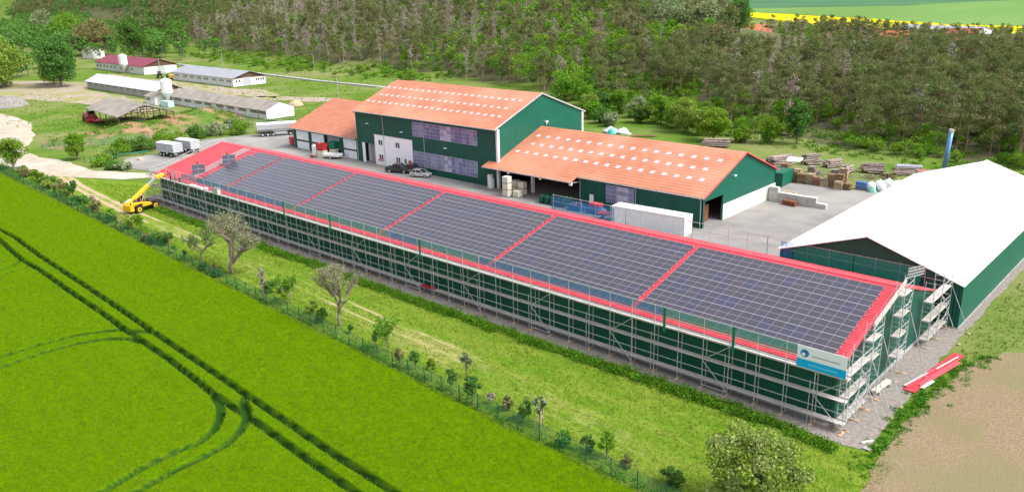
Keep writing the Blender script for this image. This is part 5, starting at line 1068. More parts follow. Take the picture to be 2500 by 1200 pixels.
t=thing('van','red van standing behind the left end of the garage','van',(-146.4,46.3,0),R(80)); MB().prism([(-2.3,.35),(2.4,.35),(2.5,1.0),(1.9,1.15),(1.3,1.95),(-2.3,2.0)],1,-.95,.95).build('body',m_redp,t,bevel=.06)
for x in (-1.5,1.5):
    for s in (-1,1): WH(t,x,s*.88,.34,.22,m_steel)
MB().prism([(1.35,1.25),(1.82,1.2),(1.35,1.85)],1,-.97,.97).build('side_window',m_glass,t)
# ------------------------------------------------------------------ yard things
def single(name,label,cat,b,m,loc=(0,0,0),rz=0,bevel=0,group=None):
    o=b.build(name,m,bevel=bevel); o.location=loc; o.rotation_euler=(0,0,rz); return tag(o,label,cat,group)
t=thing('container','long white refrigerated container in front of the low hall','container',(-43.1,38.6,0),R(4))
m_cont=mat('white_container_steel',(.76,.77,.78),(.70,.71,.72),scale=.6,rough=.5,ribs=('x',.28),rib_depth=.02)
MB().box(-6.02,6.02,-1.16,1.16,.16,2.84).build('box',m_cont,t)
b=MB()
for x in (-6.05,6.05):
    for y in (-1.17,1.17): b.box(x-.07,x+.07,y-.07,y+.07,.0,2.9)
for z in (.08,2.85):
    for y in (-1.17,1.17): b.box(-6.05,6.05,y-.06,y+.06,z-.06,z+.06)
    for x in (-6.05,6.05): b.box(x-.06,x+.06,-1.17,1.17,z-.06,z+.06)
b.build('frame',m_white,t); 
for s in (-1,1):
    d=MB().box(6.03,6.09,s*.57-.53,s*.57+.53,.2,2.75).build('door',m_white,t); b=MB()
    for q in (.25,-.25): b.tube((6.11,s*.57+q,.15),(6.11,s*.57+q,2.8),.025)
    b.box(6.095,6.105,s*.57-.12,s*.57+.12,1.75,2.05); b.build('locking_bar',m_galv,d)
def skip(label,x,y,rz,m,z=0,h=1.2,L=2.0,wd=1.5):
    t=thing('skip',label,'skip',(x,y,z),rz); b=MB(); P=[(-L/2*.75,.15),(L/2*.75,.15),(L/2,h),(L/2-.08,h),(L/2*.72,.25),(-L/2*.72,.25),(-L/2+.08,h),(-L/2,h)]; b.prism(P,1,-wd/2,wd/2); b.prism([(-L/2*.75,.15),(L/2*.75,.15),(L/2,h),(-L/2,h)],1,-wd/2,-wd/2+.06); b.prism([(-L/2*.75,.15),(L/2*.75,.15),(L/2,h),(-L/2,h)],1,wd/2-.06,wd/2); b.build('tub',m,t)
    MB().box(-L/2-.04,L/2+.04,-wd/2-.05,-wd/2+.05,h-.06,h+.06).box(-L/2-.04,L/2+.04,wd/2-.05,wd/2+.05,h-.06,h+.06).box(-.6,-.4,-wd/2,wd/2,0,.15).box(.4,.6,-wd/2,wd/2,0,.15).build('rim',m,t)
skip('red tipping skip raised on a pale crate before the grey garage door',-129.3,40.6,.2,m_redp,1.5,1.4,2.2); single('crate','pale wooden crate carrying the red skip','crate',MB().box(-.9,.9,-.7,.7,0,1.48),m_beige,(-129.3,40.6,.01),.2)
skip('green tipping skip behind the red one',-127.8,42.6,.2,m_greenp,1.7,1.5,2.0); single('crate','olive crate carrying the green skip','crate',MB().box(-.8,.8,-.6,.6,0,1.68),m_beige,(-127.8,42.6,.01),.2)
single('cabinet','pale upright cabinet left of the red skip by the garage','cabinet',MB().box(-.7,.7,-.5,.5,0,2.4).box(-.6,.6,-.56,-.5,.2,2.2),m_white,(-131.2,40.3,.01),.1,.03)
t=thing('trailer','low white flat trailer with drop sides standing before the garage','trailer',(-126,41,0),R(18)); MB().box(-2,2,-.95,.95,.6,.75).box(-2,2,-.95,-.9,.75,1.1).box(-2,2,.9,.95,.75,1.1).box(-2,-1.95,-.9,.9,.75,1.1).build('bed',m_white,t); MB().bar((2,0,.6),(3.2,0,.45),.1).build('drawbar',m_white,t)
for s in (-1,1): WH(t,0,s*1.02,.33,.2,m_white)
single('pallet_load','low brown stack of broken pallets before the pale cabinet','pallets',MB().box(-.6,.6,-.4,.4,0,.15).box(-.5,.7,-.35,.45,.17,.32).box(-.6,.4,-.4,.3,.34,.5),m_rust,(-130.3,38.9,.01))
t=thing('cabinet','tall narrow white cabinet against the tall hall beside its white corner post','cabinet',(-79.9,42.3,.01)); MB().box(-.4,.4,-.35,.35,.1,2.5).build('body',m_white,t,bevel=.03); MB().box(-.36,.36,-.38,-.35,.2,2.4).build('door',m_white,t); MB().box(-.5,.5,-.4,.4,0,.1).box(.4,.7,-.3,.3,.1,1.8).build('side_unit',m_white,t)
BXS=[(-73.3,39.6,0),(-73.3,39.6,1.2),(-73.3,39.6,2.4),(-74.6,41.9,0),(-73.6,42.2,1.2),(-71.5,40.3,0),(-71.9,42.0,0),(-73.6,42.2,0),(-71.9,42.0,1.2)]
BL=['bottom of the front tall stack','middle of the front tall stack','top of the front tall stack','standing at the back left of the stacks','upper one of the rear left stack','single one at the front right','lower one of the rear right stack','lower one of the rear left stack','upper one of the rear right stack']
for (x,y,z),l in zip(BXS,BL):
    t=thing('crate','pale beige crate under the canopy, '+l,'crate',(x,y,z+.01),.06*(z>1)); MB().box(-.62,.62,-.55,.55,.12,1.16).build('box',m_beige,t,bevel=.015); MB().box(-.62,.62,-.5,-.4,0,.12).box(-.62,.62,.4,.5,0,.12).build('foot',m_pallet,t)
k=0
for r in range(3):
    for c in range(5):
        x,y=-65.6+c*1.15+(r%2)*.2,39.9+r*1.15; t=thing('barrel','dark green barrel standing in rows at the canopy edge','barrel',(x,y,.01),group='dark green barrels at the canopy edge'); MB().lathe([(0,0),(.46,0),(.48,.05),(.48,.6),(.5,.62),(.48,.66),(.48,1.3),(.44,1.36),(0,1.36)],n=14).build('drum',mat('dark_green_barrel',(.008,.075,.04),(.006,.05,.03),scale=2,rough=.5),t); MB().lathe([(0,1.36),(.12,1.36),(.12,1.41),(0,1.41)],(.2,0,0),8).build('cap',m_black,t)
def barrier(label,p,q,h,m,nm,group=None):
    t=thing('barrier_fence',label,'fence',(*p,0),math.atan2(q[1]-p[1],q[0]-p[0]),group); L=math.dist(p,q); n=max(1,round(L/2.6))
    for i in range(n+1): MB().tube((L*i/n,0,0),(L*i/n,0,h),.035).build('post',m,t)
    MB().bar((0,0,h-.03),(L,0,h-.03),.05).bar((0,0,.25),(L,0,.25),.05).bar((0,0,h*.55),(L,0,h*.55),.03).build('rail',m,t); MB().box(.03,L-.03,-.004,.004,.25,h-.05).build('mesh',nm,t)
t=thing('workshop_machine','blue workshop machine with red top behind the blue mesh fence','machine',(-54.6,40.2,.01)); MB().box(-1.4,1.2,-.8,.8,0,1.1).build('body',m_blue,t,bevel=.03); MB().box(-.9,1.0,-.6,.7,1.1,1.7).build('top',m_redp,t,bevel=.03); MB().box(1.2,1.9,-.4,.4,.3,.9).tube((-1.2,0,1.1),(-1.2,0,2.0),.08).build('feeder',m_steel,t)
t=thing('scrap_bin','blue bin full of pale offcuts behind the blue mesh fence','bin',(-58.2,39.9,.01)); MB().box(-1.2,1.2,-.8,-.75,0,1).box(-1.2,1.2,.75,.8,0,1).box(-1.2,-1.15,-.75,.75,0,1).box(1.15,1.2,-.75,.75,0,1).box(-1.15,1.15,-.75,.75,0,.1).build('bin',m_blue,t)
b=MB(); r_=random.Random(5)
for i in range(26): x,y=r_.uniform(-.8,.8),r_.uniform(-.5,.5); b.bar((x,y,.6+r_.uniform(0,.4)),(x+r_.uniform(-.4,.4),y+r_.uniform(-.4,.4),.9+r_.uniform(0,.4)),.1,.05)
b.build('offcuts',m_pallet,t)
t=thing('hand_cart','red platform on a blue wheeled frame left of the white container','cart',(-51.2,38.4,.01),.2); MB().box(-1.5,1.1,-.6,.6,.95,1.05).build('platform',m_redp,t); MB().bar((-.8,-.4,.2),(.4,.4,.9),.08).bar((-.8,.4,.2),(.4,-.4,.9),.08).box(-.9,.9,-.5,-.42,.35,.42).box(-.9,.9,.42,.5,.35,.42).build('frame',m_blue,t)
for x in (-.8,.8):
    for s in (-1,1): MB().wheel((x,s*.5,.17),.17,.08,(0,1,0),12).build('wheel',m_black,t)
# concrete block wall
m_blk=mat('pale_concrete_blocks',(.50,.49,.46),(.40,.39,.37),scale=1.5,rough=.95,island=.12)
for r,(n,z) in enumerate(((6,0),(5,.8),(1,1.6))):
    for i in range(n):
        x0=-36.7+i*1.62; wd=1.6
        o=single('concrete_block','%s concrete block from the low hall in the %s course of the stepped wall'%(ORD[i],['bottom','upper','topmost'][r]),'concrete block',MB().box(.01,wd-.01,-.4,.4,.005,.79),m_blk,(x0,64.5,z+.01),0,.02)
single('steel_block','rusty brown steel box lying before the stepped concrete block wall','scrap',MB().box(-1.1,1.1,-.45,.45,0,.75).box(-1.15,-1.05,-.5,.5,.1,.7).box(1.05,1.15,-.5,.5,.1,.7).box(-.3,-.2,-.5,.5,.1,.8).box(.3,.4,-.5,.5,.1,.8),m_rust,(-32.6,63.3,.02),R(-6),.02)
t=thing('storage_container','dark green steel container behind the low hall corner','container',(-40.5,76.0,.01),R(2)); MB().box(-1.6,1.6,-2.4,2.4,.1,2.5).build('box',mat('green_container_steel',(.006,.12,.07),rough=.5,ribs=('xy',.3)),t); b=MB()
for x in (-1.6,1.6):
    for y in (-2.4,2.4): b.box(x-.07,x+.07,y-.07,y+.07,0,2.6)
b.build('frame',m_green_trim,t)
r_=random.Random(9)
b=MB()
for i in range(60): x,y=r_.uniform(-1.3,1.6),r_.uniform(-1.2,1.2); b.bar((x,y,r_.uniform(.1,.6)),(x+r_.uniform(-.9,.9),y+r_.uniform(-.9,.9),r_.uniform(.1,.8)),.16,.08)
single('wood_scrap','loose heap of pale boards and wrapping behind the concrete blocks','scrap heap',b,[m_pallet][0],(-35.0,68.4,0))
# pallet stacks along the yard edge
def pallet_b(b,x,y,z,rz,L=1.2,wd=.8):
    c,s=math.cos(rz),math.sin(rz); T=lambda u,v:(x+u*c-v*s,y+u*s+v*c)
    for v in (-wd/2+.05,0,wd/2-.05): p,q=T(-L/2,v),T(L/2,v); b.bar((*p,z+.05),(*q,z+.05),.1,.09)
    for u in np.linspace(-L/2+.06,L/2-.06,6): p,q=T(u,-wd/2),T(u,wd/2); b.bar((*p,z+.115),(*q,z+.115),.12,.03)
PS=[(-46.2,80.4,6,'pale',''),(-44.6,79.8,7,'pale','timber'),(-43.0,80.6,9,'pale','timber'),(-41.9,78.9+.8,8,'grey',''),(-39.2,79.4,11,'brown',''),(-37.6,79.0,10,'brown',''),(-36.1,79.2,11,'pale',''),(-34.8,79.0,8,'brown',''),(-33.4,79.0,8,'pale',''),(-32.2,79.3,13,'brown',''),(-30.9,79.4,14,'brown',''),(-30.6,78.2,8,'pale',''),(-29.3,78.9,7,'brown',''),(-42.6,83.0,12,'brown',''),(-40.0,82.6,9,'pale',''),(-37.0,82.0,15,'grey',''),(-33.0,82.5,14,'grey',''),(-31.2,81.8,17,'pale','')]
mw=[m_pallet,mat('brown_pallet_wood',(.30,.19,.11),(.20,.13,.08),scale=2,rough=1,island=.3),mat('grey_pallet_wood',(.34,.31,.27),(.25,.22,.2),scale=2,rough=1,island=.3)]
for i,(x,y,n,c,_) in enumerate(PS):
    b=MB(); L=1.35
    for j in range(int(n*1.25)): pallet_b(b,x+r_.uniform(-.06,.06),y+r_.uniform(-.06,.06),j*.145+.01,r_.uniform(-.08,.08)+(.2 if i%3 else 0),L,1.0)
    o=b.build('pallet_stack',mw[{'pale':0,'brown':1,'grey':2}[c]]); tag(o,'%s stack of %s pallets from the left in the %s row at the yard edge'%(ORD[i] if i<13 else ORD[i-13],c,'front' if i<13 else 'rear'),'pallet stack')
t=thing('water_tank','blue and dark tank in a wire cage right of the pallet stacks','tank',(-27.4,80.4,.01)); MB().box(-.9,.9,-.55,.55,.15,1.4).build('tank',m_blue,t,bevel=.08); b=MB()
for x in np.linspace(-.95,.95,6): b.box(x-.02,x+.02,-.6,-.57,.1,1.5)
for z in (.1,.8,1.5): b.box(-.95,.95,-.6,-.57,z-.02,z+.02)
b.build('cage',m_galv,t); MB().box(-.95,.95,-.6,.6,0,.12).build('pallet',m_pallet,t)
for i,(x,y,s) in enumerate(((-25.9,80.6,1.2),(-25.1,82.4,1.3),(-24.4,81.3,1.1),(-23.6,83.1,1.3),(-22.5,82.6,1.1),(-22.8,84.6,1.2),(-24.3,84.3,1.25))):
    rs=np.random.RandomState(i); b=MB().lathe([(0,0),(.5,0),(.62,.2),(.66,.6),(.6,1.0),(.35,1.2),(.12,1.22),(.18,1.35),(0,1.36)],n=10); b.v=[(v[0]*(1+rs.uniform(-.12,.12)),v[1]*(1+rs.uniform(-.12,.12)),v[2]*(1+rs.uniform(-.05,.05))) for v in b.v]
    o=b.build('big_bag',m_bag,smooth=True); o.location=(x,y,0); o.scale=(s,s,s); tag(o,'full white bulk bag, %s from the wire cage tank'%ORD[i],'bulk bag')
single('tarpaulin_heap','crumpled pale green sheet lying at the foot of the white bags','tarpaulin',MB().lathe([(0,0),(.8,0),(.6,.5),(.2,1.0),(0,1.05)],n=7),mat('pale_green_sheet',(.18,.45,.34),rough=.6),(-25.3,79.7,.01))
# log piles
def logpile(label,x,y,rz,n,L,r,seed,spread=2.2):
    L*=.82; r*=.85; n=int(n*1.25)
    rs=np.random.RandomState(seed); t=thing('log_pile',label,'log pile',(x,y,float(hh(x,y))),rz); k=0; row=0; m=max(3,int(n**.5*1.5)); 
    while k<n:
        w_=m-row
        if w_<1: break
        for j in range(w_):
            if k>=n: break
            yy=(j-w_/2)*r*2.05+rs.normal(0,.04); z=r+row*r*1.75; a=rs.normal(0,.07); o=rs.normal(0,.35); rr_=r*rs.uniform(.75,1.1)
            MB().tube((-L/2+o,yy-a*L/2,z+rs.uniform(0,.1)),(L/2+o,yy+a*L/2,z+rs.uniform(0,.25)),rr_,rr_*.8,n=8).build('log',m_log,t); k+=1
        row+=1
logpile('long grey logs piled behind the low hall ridge, beside the bright green tree',-66.5,100.6,R(25),14,6.5,.28,1); logpile('steep stack of grey logs right of the low hall gable',-47.3,90.8,R(62),24,5.5,.24,2)
logpile('dark grey log stack behind the pallets, second from the low hall',-42.9,95.5,R(50),26,3.6,.22,3); logpile('small fan of thin grey logs, third from the low hall',-38.6,95.3,R(60),20,3.8,.18,4)
logpile('tangled heap of grey logs near the blue chimney',-30.5,94.6,R(15),22,4.2,.2,5); logpile('brown branch heap left of the tangled logs',-34.6,92.2,R(75),12,3.2,.2,6); logpile('dark timber heap behind the white roof edge',-25.4,96.5,R(30),14,4.5,.2,7)
for i,(x,y,l,m) in enumerate(((-95.5,101,'crumpled pale and teal sheeting heap at the wood edge behind the orange roof',m_tarp),(-92.2,101.6,'grey sheeting heap right beside the teal one',m_bag))):
    rs=np.random.RandomState(40+i); b=MB().lathe([(0,0),(2.2,0),(1.9,.5),(1.0,1.1),(.3,1.35),(0,1.4)],n=13); b.v=[(v[0]*(1+rs.uniform(-.3,.3)),v[1]*(.6+rs.uniform(-.2,.2)),v[2]*(1+rs.uniform(-.35,.3))) for v in b.v]; single('sheeting_heap',l,'sheeting heap',b,m,(x,y,float(hh(x,y))-.02))
single('sheeting_heap','small teal sheet crumpled on the pale heap','sheeting heap',MB().lathe([(0,0),(1.0,0),(.7,.9),(0,1.5)],n=7),mat('teal_sheet',(.06,.42,.38),rough=.6),(-94.4,99.9,0))
single('plank_bundle','thin orange brown planks lying on the grass behind the low hall roof','planks',MB().bar((-3,0,.2),(3,.6,.2),.3,.1).bar((-2.6,.5,.25),(3.2,1.2,.3),.3,.1).bar((-3.2,1.0,.15),(2.4,1.4,.2),.3,.1),mw[1],(-85.5,100.5,0),R(25))
t=thing('market_shelter','small white topped shelter among the log piles','shelter',(-43.0,88.2,0),.2); MB().prism([(-1.6,2.0),(1.6,2.0),(0,2.5)],0,-1.3,1.3).build('cover',m_bag,t)
for x in (-1.2,1.2):
    for y in (-1.4,1.4): MB().tube((x,y,0),(x,y,2.0),.05).build('post',m_pallet,t)
single('sheet_stack','flat grey sheets and red panels stacked behind the white roof edge','sheet stack',MB().box(-2.2,2.2,-1.2,1.2,0,.7).box(-2,2.4,-1.1,1.0,.72,.85),m_groof,(-26.2,100.6,0),R(20)); single('sheet_stack','low stack of faded red panels beside the grey sheets','sheet stack',MB().box(-1.6,1.6,-1,1,0,.5),mat('faded_red_panel',(.40,.16,.15),rough=.7),(-22.6,99.8,0),R(20))
b=MB().bar((-9,0,1.1),(7,0,1.1),.06).bar((-9,0,.6),(7,0,.6),.05)
for x in range(-9,8,2): b.bar((x,0,0),(x,0,1.2),.07)
single('field_fence','low pale rail fence behind the pallet stacks','fence',b,m_conc,(-36,86.2,0),R(-1))
# red metal sheets on the grass by the near gable
t=thing('sheet_pile','long pile of leftover red roof sheets lying between gravel and soil','roof sheets',(0,0,0))
def strip(p,q,wd,z,m,name):
    MB().bar((*p,z),(*q,z+.03),wd,.05).build(name,m,t)
strip((2.9,9.8),(4.15,20.6),1.0,.10,m_red,'red_sheet'); strip((3.3,11.4),(4.6,18.5),.5,.17,m_redtrim,'red_sheet'); strip((2.5,10.3),(3.7,17.4),.25,.2,m_redtrim,'red_sheet'); strip((2.3,10.4),(3.1,14.2),.10,.24,m_tarp,'white_edge'); strip((3.5,15.6),(4.3,19.6),.10,.26,m_tarp,'white_edge'); strip((3.6,11.0),(4.0,13.0),.3,.16,m_bag,'foil_wrap')
single('plank_bundle','short pale planks stacked on trestles at the gable foot','planks',MB().box(-.25,.25,-1.5,1.5,.3,.5).box(-.4,.4,-1.1,-1,0,.3).box(-.4,.4,1,1.1,0,.3),m_board,(.9,8.6,.01),R(-5)); single('plank_bundle','wooden beam with pale boards near the soil edge at the bottom right','planks',MB().box(-.12,.12,-.6,.6,0,.12),m_board,(3.2,-1.0,.01),R(-30)); single('stone_slab','pale broken slab lying in the weeds at the bottom right corner','stone',MB().prism([(-.3,-.2),(.3,-.25),(.35,.2),(-.1,.3)],2,0,.1),m_conc,(3.5,-2.0,.02))
# ------------------------------------------------------------------ fences
def mesh_fence(label,pts,h,step,postm,netm):
    t=thing('mesh_fence',label,'fence',(*pts[0],0)); P0=Vector((*pts[0],0)); D=[0]
    for a,c in zip(pts[:-1],pts[1:]): D.append(D[-1]+math.dist(a,c))
    n=int(D[-1]/step); Q=[(float(np.interp(D[-1]*i/n,D,[p[0] for p in pts])),float(np.interp(D[-1]*i/n,D,[p[1] for p in pts]))) for i in range(n+1)]
    Q2=sorted(Q,key=lambda q:math.dist(q,CAMP[:2])); 
    for x,y in Q2[:100]: MB().tube((x-P0.x,y-P0.y,0),(x-P0.x,y-P0.y,h+.05),.045,n=5).build('post',postm,t)
    b=MB(); r=MB()
    for (x0,y0),(x1,y1) in zip(Q[:-1],Q[1:]):
        b.bar((x0-P0.x,y0-P0.y,h/2),(x1-P0.x,y1-P0.y,h/2),.006,h)
        for z in (.1,h*.5,h): r.bar((x0-P0.x,y0-P0.y,z),(x1-P0.x,y1-P0.y,z),.018)
    b.build('wire_mesh',netm,t); r.build('tension_wire',postm,t)
mesh_fence('long green wire mesh fence between the wheat field and the orchard strip',[(-200,float(fence_y(-200))),(-185,float(fence_y(-185))),(-110,float(fence_y(-110))),(-62.7,float(fence_y(-62.7))),(0,float(fence_y(0))),(20,float(fence_y(20)))],1.55,2.45,mat('dark_green_post',(.01,.085,.06),rough=.6),m_fnet)
mesh_fence('wire mesh fence running behind the yard hedge in front of the earth mound',[(-192,5),(-188,11),(-184,22),(-182,38),(-179,50),(-173,62)],1.8,2.6,m_grey,m_gnet)
mesh_fence('wire mesh fence in front of the longest farm shed',[(-195,57),(-185,60),(-172,66),(-160,74)],1.8,3,m_grey,m_gnet)
t=thing('gate','open dark green steel gate beside the yard entrance','gate',(-166.5,6.0,0),R(65)); MB().bar((0,0,.3),(6,0,.3),.06).bar((0,0,1.1),(6,0,1.1),.06).bar((0,0,.7),(6,0,.7),.04).build('rail',m_greenp,t); b=MB()
for i in range(13): b.bar((i*.5,0,.3),(i*.5,0,1.1),.03)
b.build('bar',m_greenp,t); MB().tube((0,0,0),(0,0,1.5),.08).tube((-1.2,.3,0),(-1.2,.3,1.8),.08).build('post',m_grey,t)
single('pipe_bundle','bundle of dark green poles lying at the hedge by the yard','poles',MB().tube((-3.5,0,.5),(3.5,0,.6),.08).tube((-3.4,.2,.5),(3.4,.25,.62),.08).tube((-3.5,-.2,.4),(3.5,-.2,.5),.08).box(-2.5,-2.3,-.4,.4,0,.4).box(2.3,2.5,-.4,.4,0,.45),m_greenp,(-167.2,15.4,0),R(68))
def lamp(x,y,h,l):
    t=thing('street_lamp',l,'street lamp',(x,y,float(hh(x,y)))); MB().tube((0,0,0),(0,0,h),.09,.06,n=7).build('pole',m_conc,t); MB().bar((0,0,h),(-1.1,0,h+.1),.08).box(-1.7,-1,-.12,.12,h+.02,h+.16).build('lamp_head',m_galv,t)
lamp(-281,144,8.2,'tall pale street lamp on the grass slope above the concrete road')
def pole(x,y,h,l): t=thing('utility_pole',l,'pole',(x,y,float(hh(x,y)))); MB().tube((0,0,0),(0,0,h),.13,.09,n=7).build('mast',m_conc,t); MB().bar((0,-.8,h-.4),(0,.8,h-.4),.1).build('crossarm',m_gl,t)
pole(-352,141,8,'pale pole by the concrete road above the light grey roofed shed'); pole(-412,150,9,'farther pale pole above the red roofed shed'); pole(-345.5,107,7,'thin dark pole beside the red roofed shed gable'); pole(-196,94,8.5,'thin mast rising behind the garage roof')
single('scrap_heap','tan heap of timber and rubble between garage and longest shed','scrap heap',MB().lathe([(0,0),(2.6,0),(2.2,.7),(1.2,1.3),(.4,1.6),(0,1.7)],n=9),mat('tan_rubble',(.48,.33,.20),(.33,.26,.2),scale=1,rough=1),(-205,84,0)); single('slab_pile','flat grey slabs on the grass behind the garage roof','slabs',MB().box(-4,4,-2,2,0,.5).box(-3.5,2,-1.8,1.4,.5,.9),m_conc,(-171,95,0),R(15))
single('silage_cover','dark sheet covered heap at the left edge by the dirt yard','silage heap',MB().lathe([(0,0),(7,0),(6,1.6),(3.5,2.8),(0,3.2)],n=12),mat('grey_sheet_cover',(.16,.15,.14),(.24,.23,.21),scale=1,rough=.9),(-289,27,0))
single('plank_bundle','small pale heap of boards on the paved yard near the trailers','planks',MB().box(-1.2,1.2,-.6,.6,0,.18).box(-.8,1,-.4,.5,.18,.3),m_pallet,(-160.5,14.2,.02)); single('water_basin','pale turquoise container beside the annex at the silos','container',MB().box(-2.2,2.2,-1,1,0,1.7).box(-2.3,2.3,-1.1,1.1,1.7,1.8),mat('pale_turquoise',(.42,.66,.60),rough=.6),(-238.6,58.5,0),R(4))
# ------------------------------------------------------------------ village houses beyond the wood
RC={'orange':mat('orange_clay_roof',(.38,.13,.065),(.32,.11,.055),scale=.4,rough=.9),'red':mat('red_clay_roof',(.26,.07,.05),(.21,.06,.05),scale=.4,rough=.9),'pink':mat('pale_red_clay_roof',(.33,.14,.12),(.28,.12,.10),scale=.4,rough=.9)}
HL=['orange roofed house among trees in the upper middle','large orange hipped roof left of the fields','pale red gabled roof with white gable before the rapeseed','small orange roof deep between the pines','dark red roofed house with chimney at the right','low orange roof below the dark red house','farther orange roof at the top middle','second orange roof at the top middle']
for (x,y,rz,c),l in zip(HOUSES,HL):
    z=float(hh(x,y)); t=thing('house',l,'house',(x,y,z-.3),rz); L,Wd,e,r=(6,5,5.5,9.5) if c!='red' else (7,5.5,8,12.5)
    r=max(6.0,10.6-z+(2 if c=='red' else 0)); e=r-3.6
    b=MB(); gable_walls(b,-L,L,-Wd,Wd,e,r-.1,yr=.0001); b.build('wall',m_render,t); rf_=roof_slab(-L-.4,L+.4,(-Wd-.5,e-.4),(0,r),.2,'x').build('roof',RC[c],t); roof_slab(-L-.4,L+.4,(Wd+.5,e-.4),(.001,r),.2,'x').build('roof',RC[c],t)
    for xx in (-3.5,0,3.5):
        f=MB().box(xx-.55,xx+.55,-Wd-.06,-Wd,e-2.2,e-.9).build('window',m_white,t); MB().box(xx-.45,xx+.45,-Wd-.09,-Wd-.06,e-2.1,e-1).build('pane',m_glass,f)
    MB().box(L*.4,L*.4+.8,.6,1.4,r-1.2,r+1).build('chimney',RC['red'],rf_)
t=thing('warehouse','long low white building before the rapeseed field','building',(-105,396,0),R(-20)); b=MB(); gable_walls(b,-22,22,-6,6,8,9.6,yr=.0001); b.build('wall',m_white,t); roof_slab(-22.3,22.3,(-6.3,8),(0,9.6),.2,'x').build('roof',m_groof,t); roof_slab(-22.3,22.3,(6.3,8),(.001,9.6),.2,'x').build('roof',m_groof,t)
t=thing('house','small white house half hidden left of the grey green poplar','house',(-470,128,0),R(10)); b=MB(); gable_walls(b,-5,5,-3.5,3.5,4,6,yr=.0001); b.build('wall',m_old,t); roof_slab(-5.3,5.3,(-4,3.7),(0,6),.15,'x').build('roof',m_aroof,t); roof_slab(-5.3,5.3,(4,3.7),(.001,6),.15,'x').build('roof',m_aroof,t)
# ------------------------------------------------------------------ people
def person(label,loc,rz,joints,shirt,trousers,hatm,scale=1.):
    """one continuous skinned body; joints given in metres, x forward"""
    t=thing('person',label,'person',loc,rz); t.scale=(scale,)*3
    J=dict(pel=(0,0,.95),ch=(.02,0,1.25),nk=(.03,0,1.48),hd=(.05,0,1.63),ht=(.05,0,1.76),sl=(0,.19,1.42),sr=(0,-.19,1.42),el=(.05,.28,1.15),er=(.05,-.28,1.15),wl=(.2,.26,.93),wr=(.2,-.26,.93),hl=(0,.1,.93),hr=(0,-.1,.93),kl=(.03,.12,.5),kr=(.03,-.12,.5),al=(0,.13,.09),ar=(0,-.13,.09),tl=(.2,.14,.05),tr=(.2,-.14,.05)); J.update(joints)
    Rr=dict(pel=.14,ch=.16,nk=.06,hd=.095,ht=.07,sl=.075,sr=.075,el=.048,er=.048,wl=.034,wr=.034,hl=.10,hr=.10,kl=.07,kr=.07,al=.045,ar=.045,tl=.035,tr=.035)
    E=[('pel','ch'),('ch','nk'),('nk','hd'),('hd','ht'),('ch','sl'),('ch','sr'),('sl','el'),('sr','er'),('el','wl'),('er','wr'),('pel','hl'),('pel','hr'),('hl','kl'),('hr','kr'),('kl','al'),('kr','ar'),('al','tl'),('ar','tr')]
    for s in 'lr':   # palm, five fingers
        e,w_=Vector(J['e'+s]),Vector(J['w'+s]); d=(w_-e).normalized(); pm=w_+d*.08; J['p'+s]=tuple(pm); Rr['p'+s]=.03; E.append(('w'+s,'p'+s)); side=d.cross(Vector((0,0,1))); side=side.normalized() if side.length>.1 else Vector((1,0,0))
        for k,(o,l) in enumerate(((-.03,.07),(-.01,.08),(.01,.078),(.03,.062))): n_='f%s%d'%(s,k); J[n_]=tuple(pm+side*o+d*l+Vector((0,0,-.01))); Rr[n_]=.009; E.append(('p'+s,n_))
        n_='th'+s; J[n_]=tuple(w_+d*.06-side*.06); Rr[n_]=.011; E.append(('w'+s,n_))
    keys=list(J); me=bpy.data.meshes.new('body'); me.from_pydata([J[k] for k in keys],[(keys.index(a),keys.index(b)) for a,b in E],[]); ob=bpy.data.objects.new('body',me); COL.objects.link(ob)
    md=ob.modifiers.new('s','SKIN'); 
    for i,k in enumerate(keys): me.skin_vertices[0].data[i].radius=(Rr[k],Rr[k]); me.skin_vertices[0].data[i].use_root=(k=='pel')
    sb=ob.modifiers.new('d','SUBSURF'); sb.levels=1; sb.render_levels=1
    dg=bpy.context.evaluated_depsgraph_get(); m2=bpy.data.meshes.new_from_object(ob.evaluated_get(dg)); bpy.data.objects.remove(ob)
    for m in (m_skin,shirt,trousers,m_black): m2.materials.append(m)
    seg=dict(skin=[('nk','hd'),('hd','ht'),('wl','pl'),('wr','pr')],shirt=[('pel','ch'),('ch','nk'),('sl','el'),('sr','er'),('el','wl'),('er','wr'),('ch','sl'),('ch','sr')],tr=[('hl','kl'),('hr','kr'),('kl','al'),('kr','ar'),('pel','hl'),('pel','hr')],sh=[('al','tl'),('ar','tr')])
    def dseg(p,a,b): a,b=Vector(J[a]),Vector(J[b]); q=max(0,min(1,(p-a).dot(b-a)/(b-a).length_squared)); return (p-a-(b-a)*q).length
    for f in m2.polygons:
        f.material_index=min(range(4),key=lambda i:min(dseg(f.center,*s) for s in list(seg.values())[i])); f.use_smooth=True
    link('body',m2,t); h=Vector(J['hd']); MB().lathe([(.118,.03),(.115,.09),(.08,.14),(0,.16)],(h.x,h.y,h.z),12).add([(h.x+.1,h.y-.07,h.z+.03),(h.x+.1,h.y+.07,h.z+.03),(h.x+.17,h.y+.05,h.z+.02),(h.x+.17,h.y-.05,h.z+.02)],[(0,1,2,3)]).build('cap',hatm,t)
    MB().lathe([(0,-.02),(.018,0),(0,.02)],(h.x+.105,h.y,h.z-.01),6).build('nose',m_skin,t); MB().lathe([(0,-.012),(.012,0),(0,.012)],(h.x+.092,h.y+.035,h.z+.02),6).lathe([(0,-.012),(.012,0),(0,.012)],(h.x+.092,h.y-.035,h.z+.02),6).box(h.x+.085,h.x+.097,h.y-.025,h.y+.025,h.z-.055,h.z-.045).build('face',m_black,t)
    return t
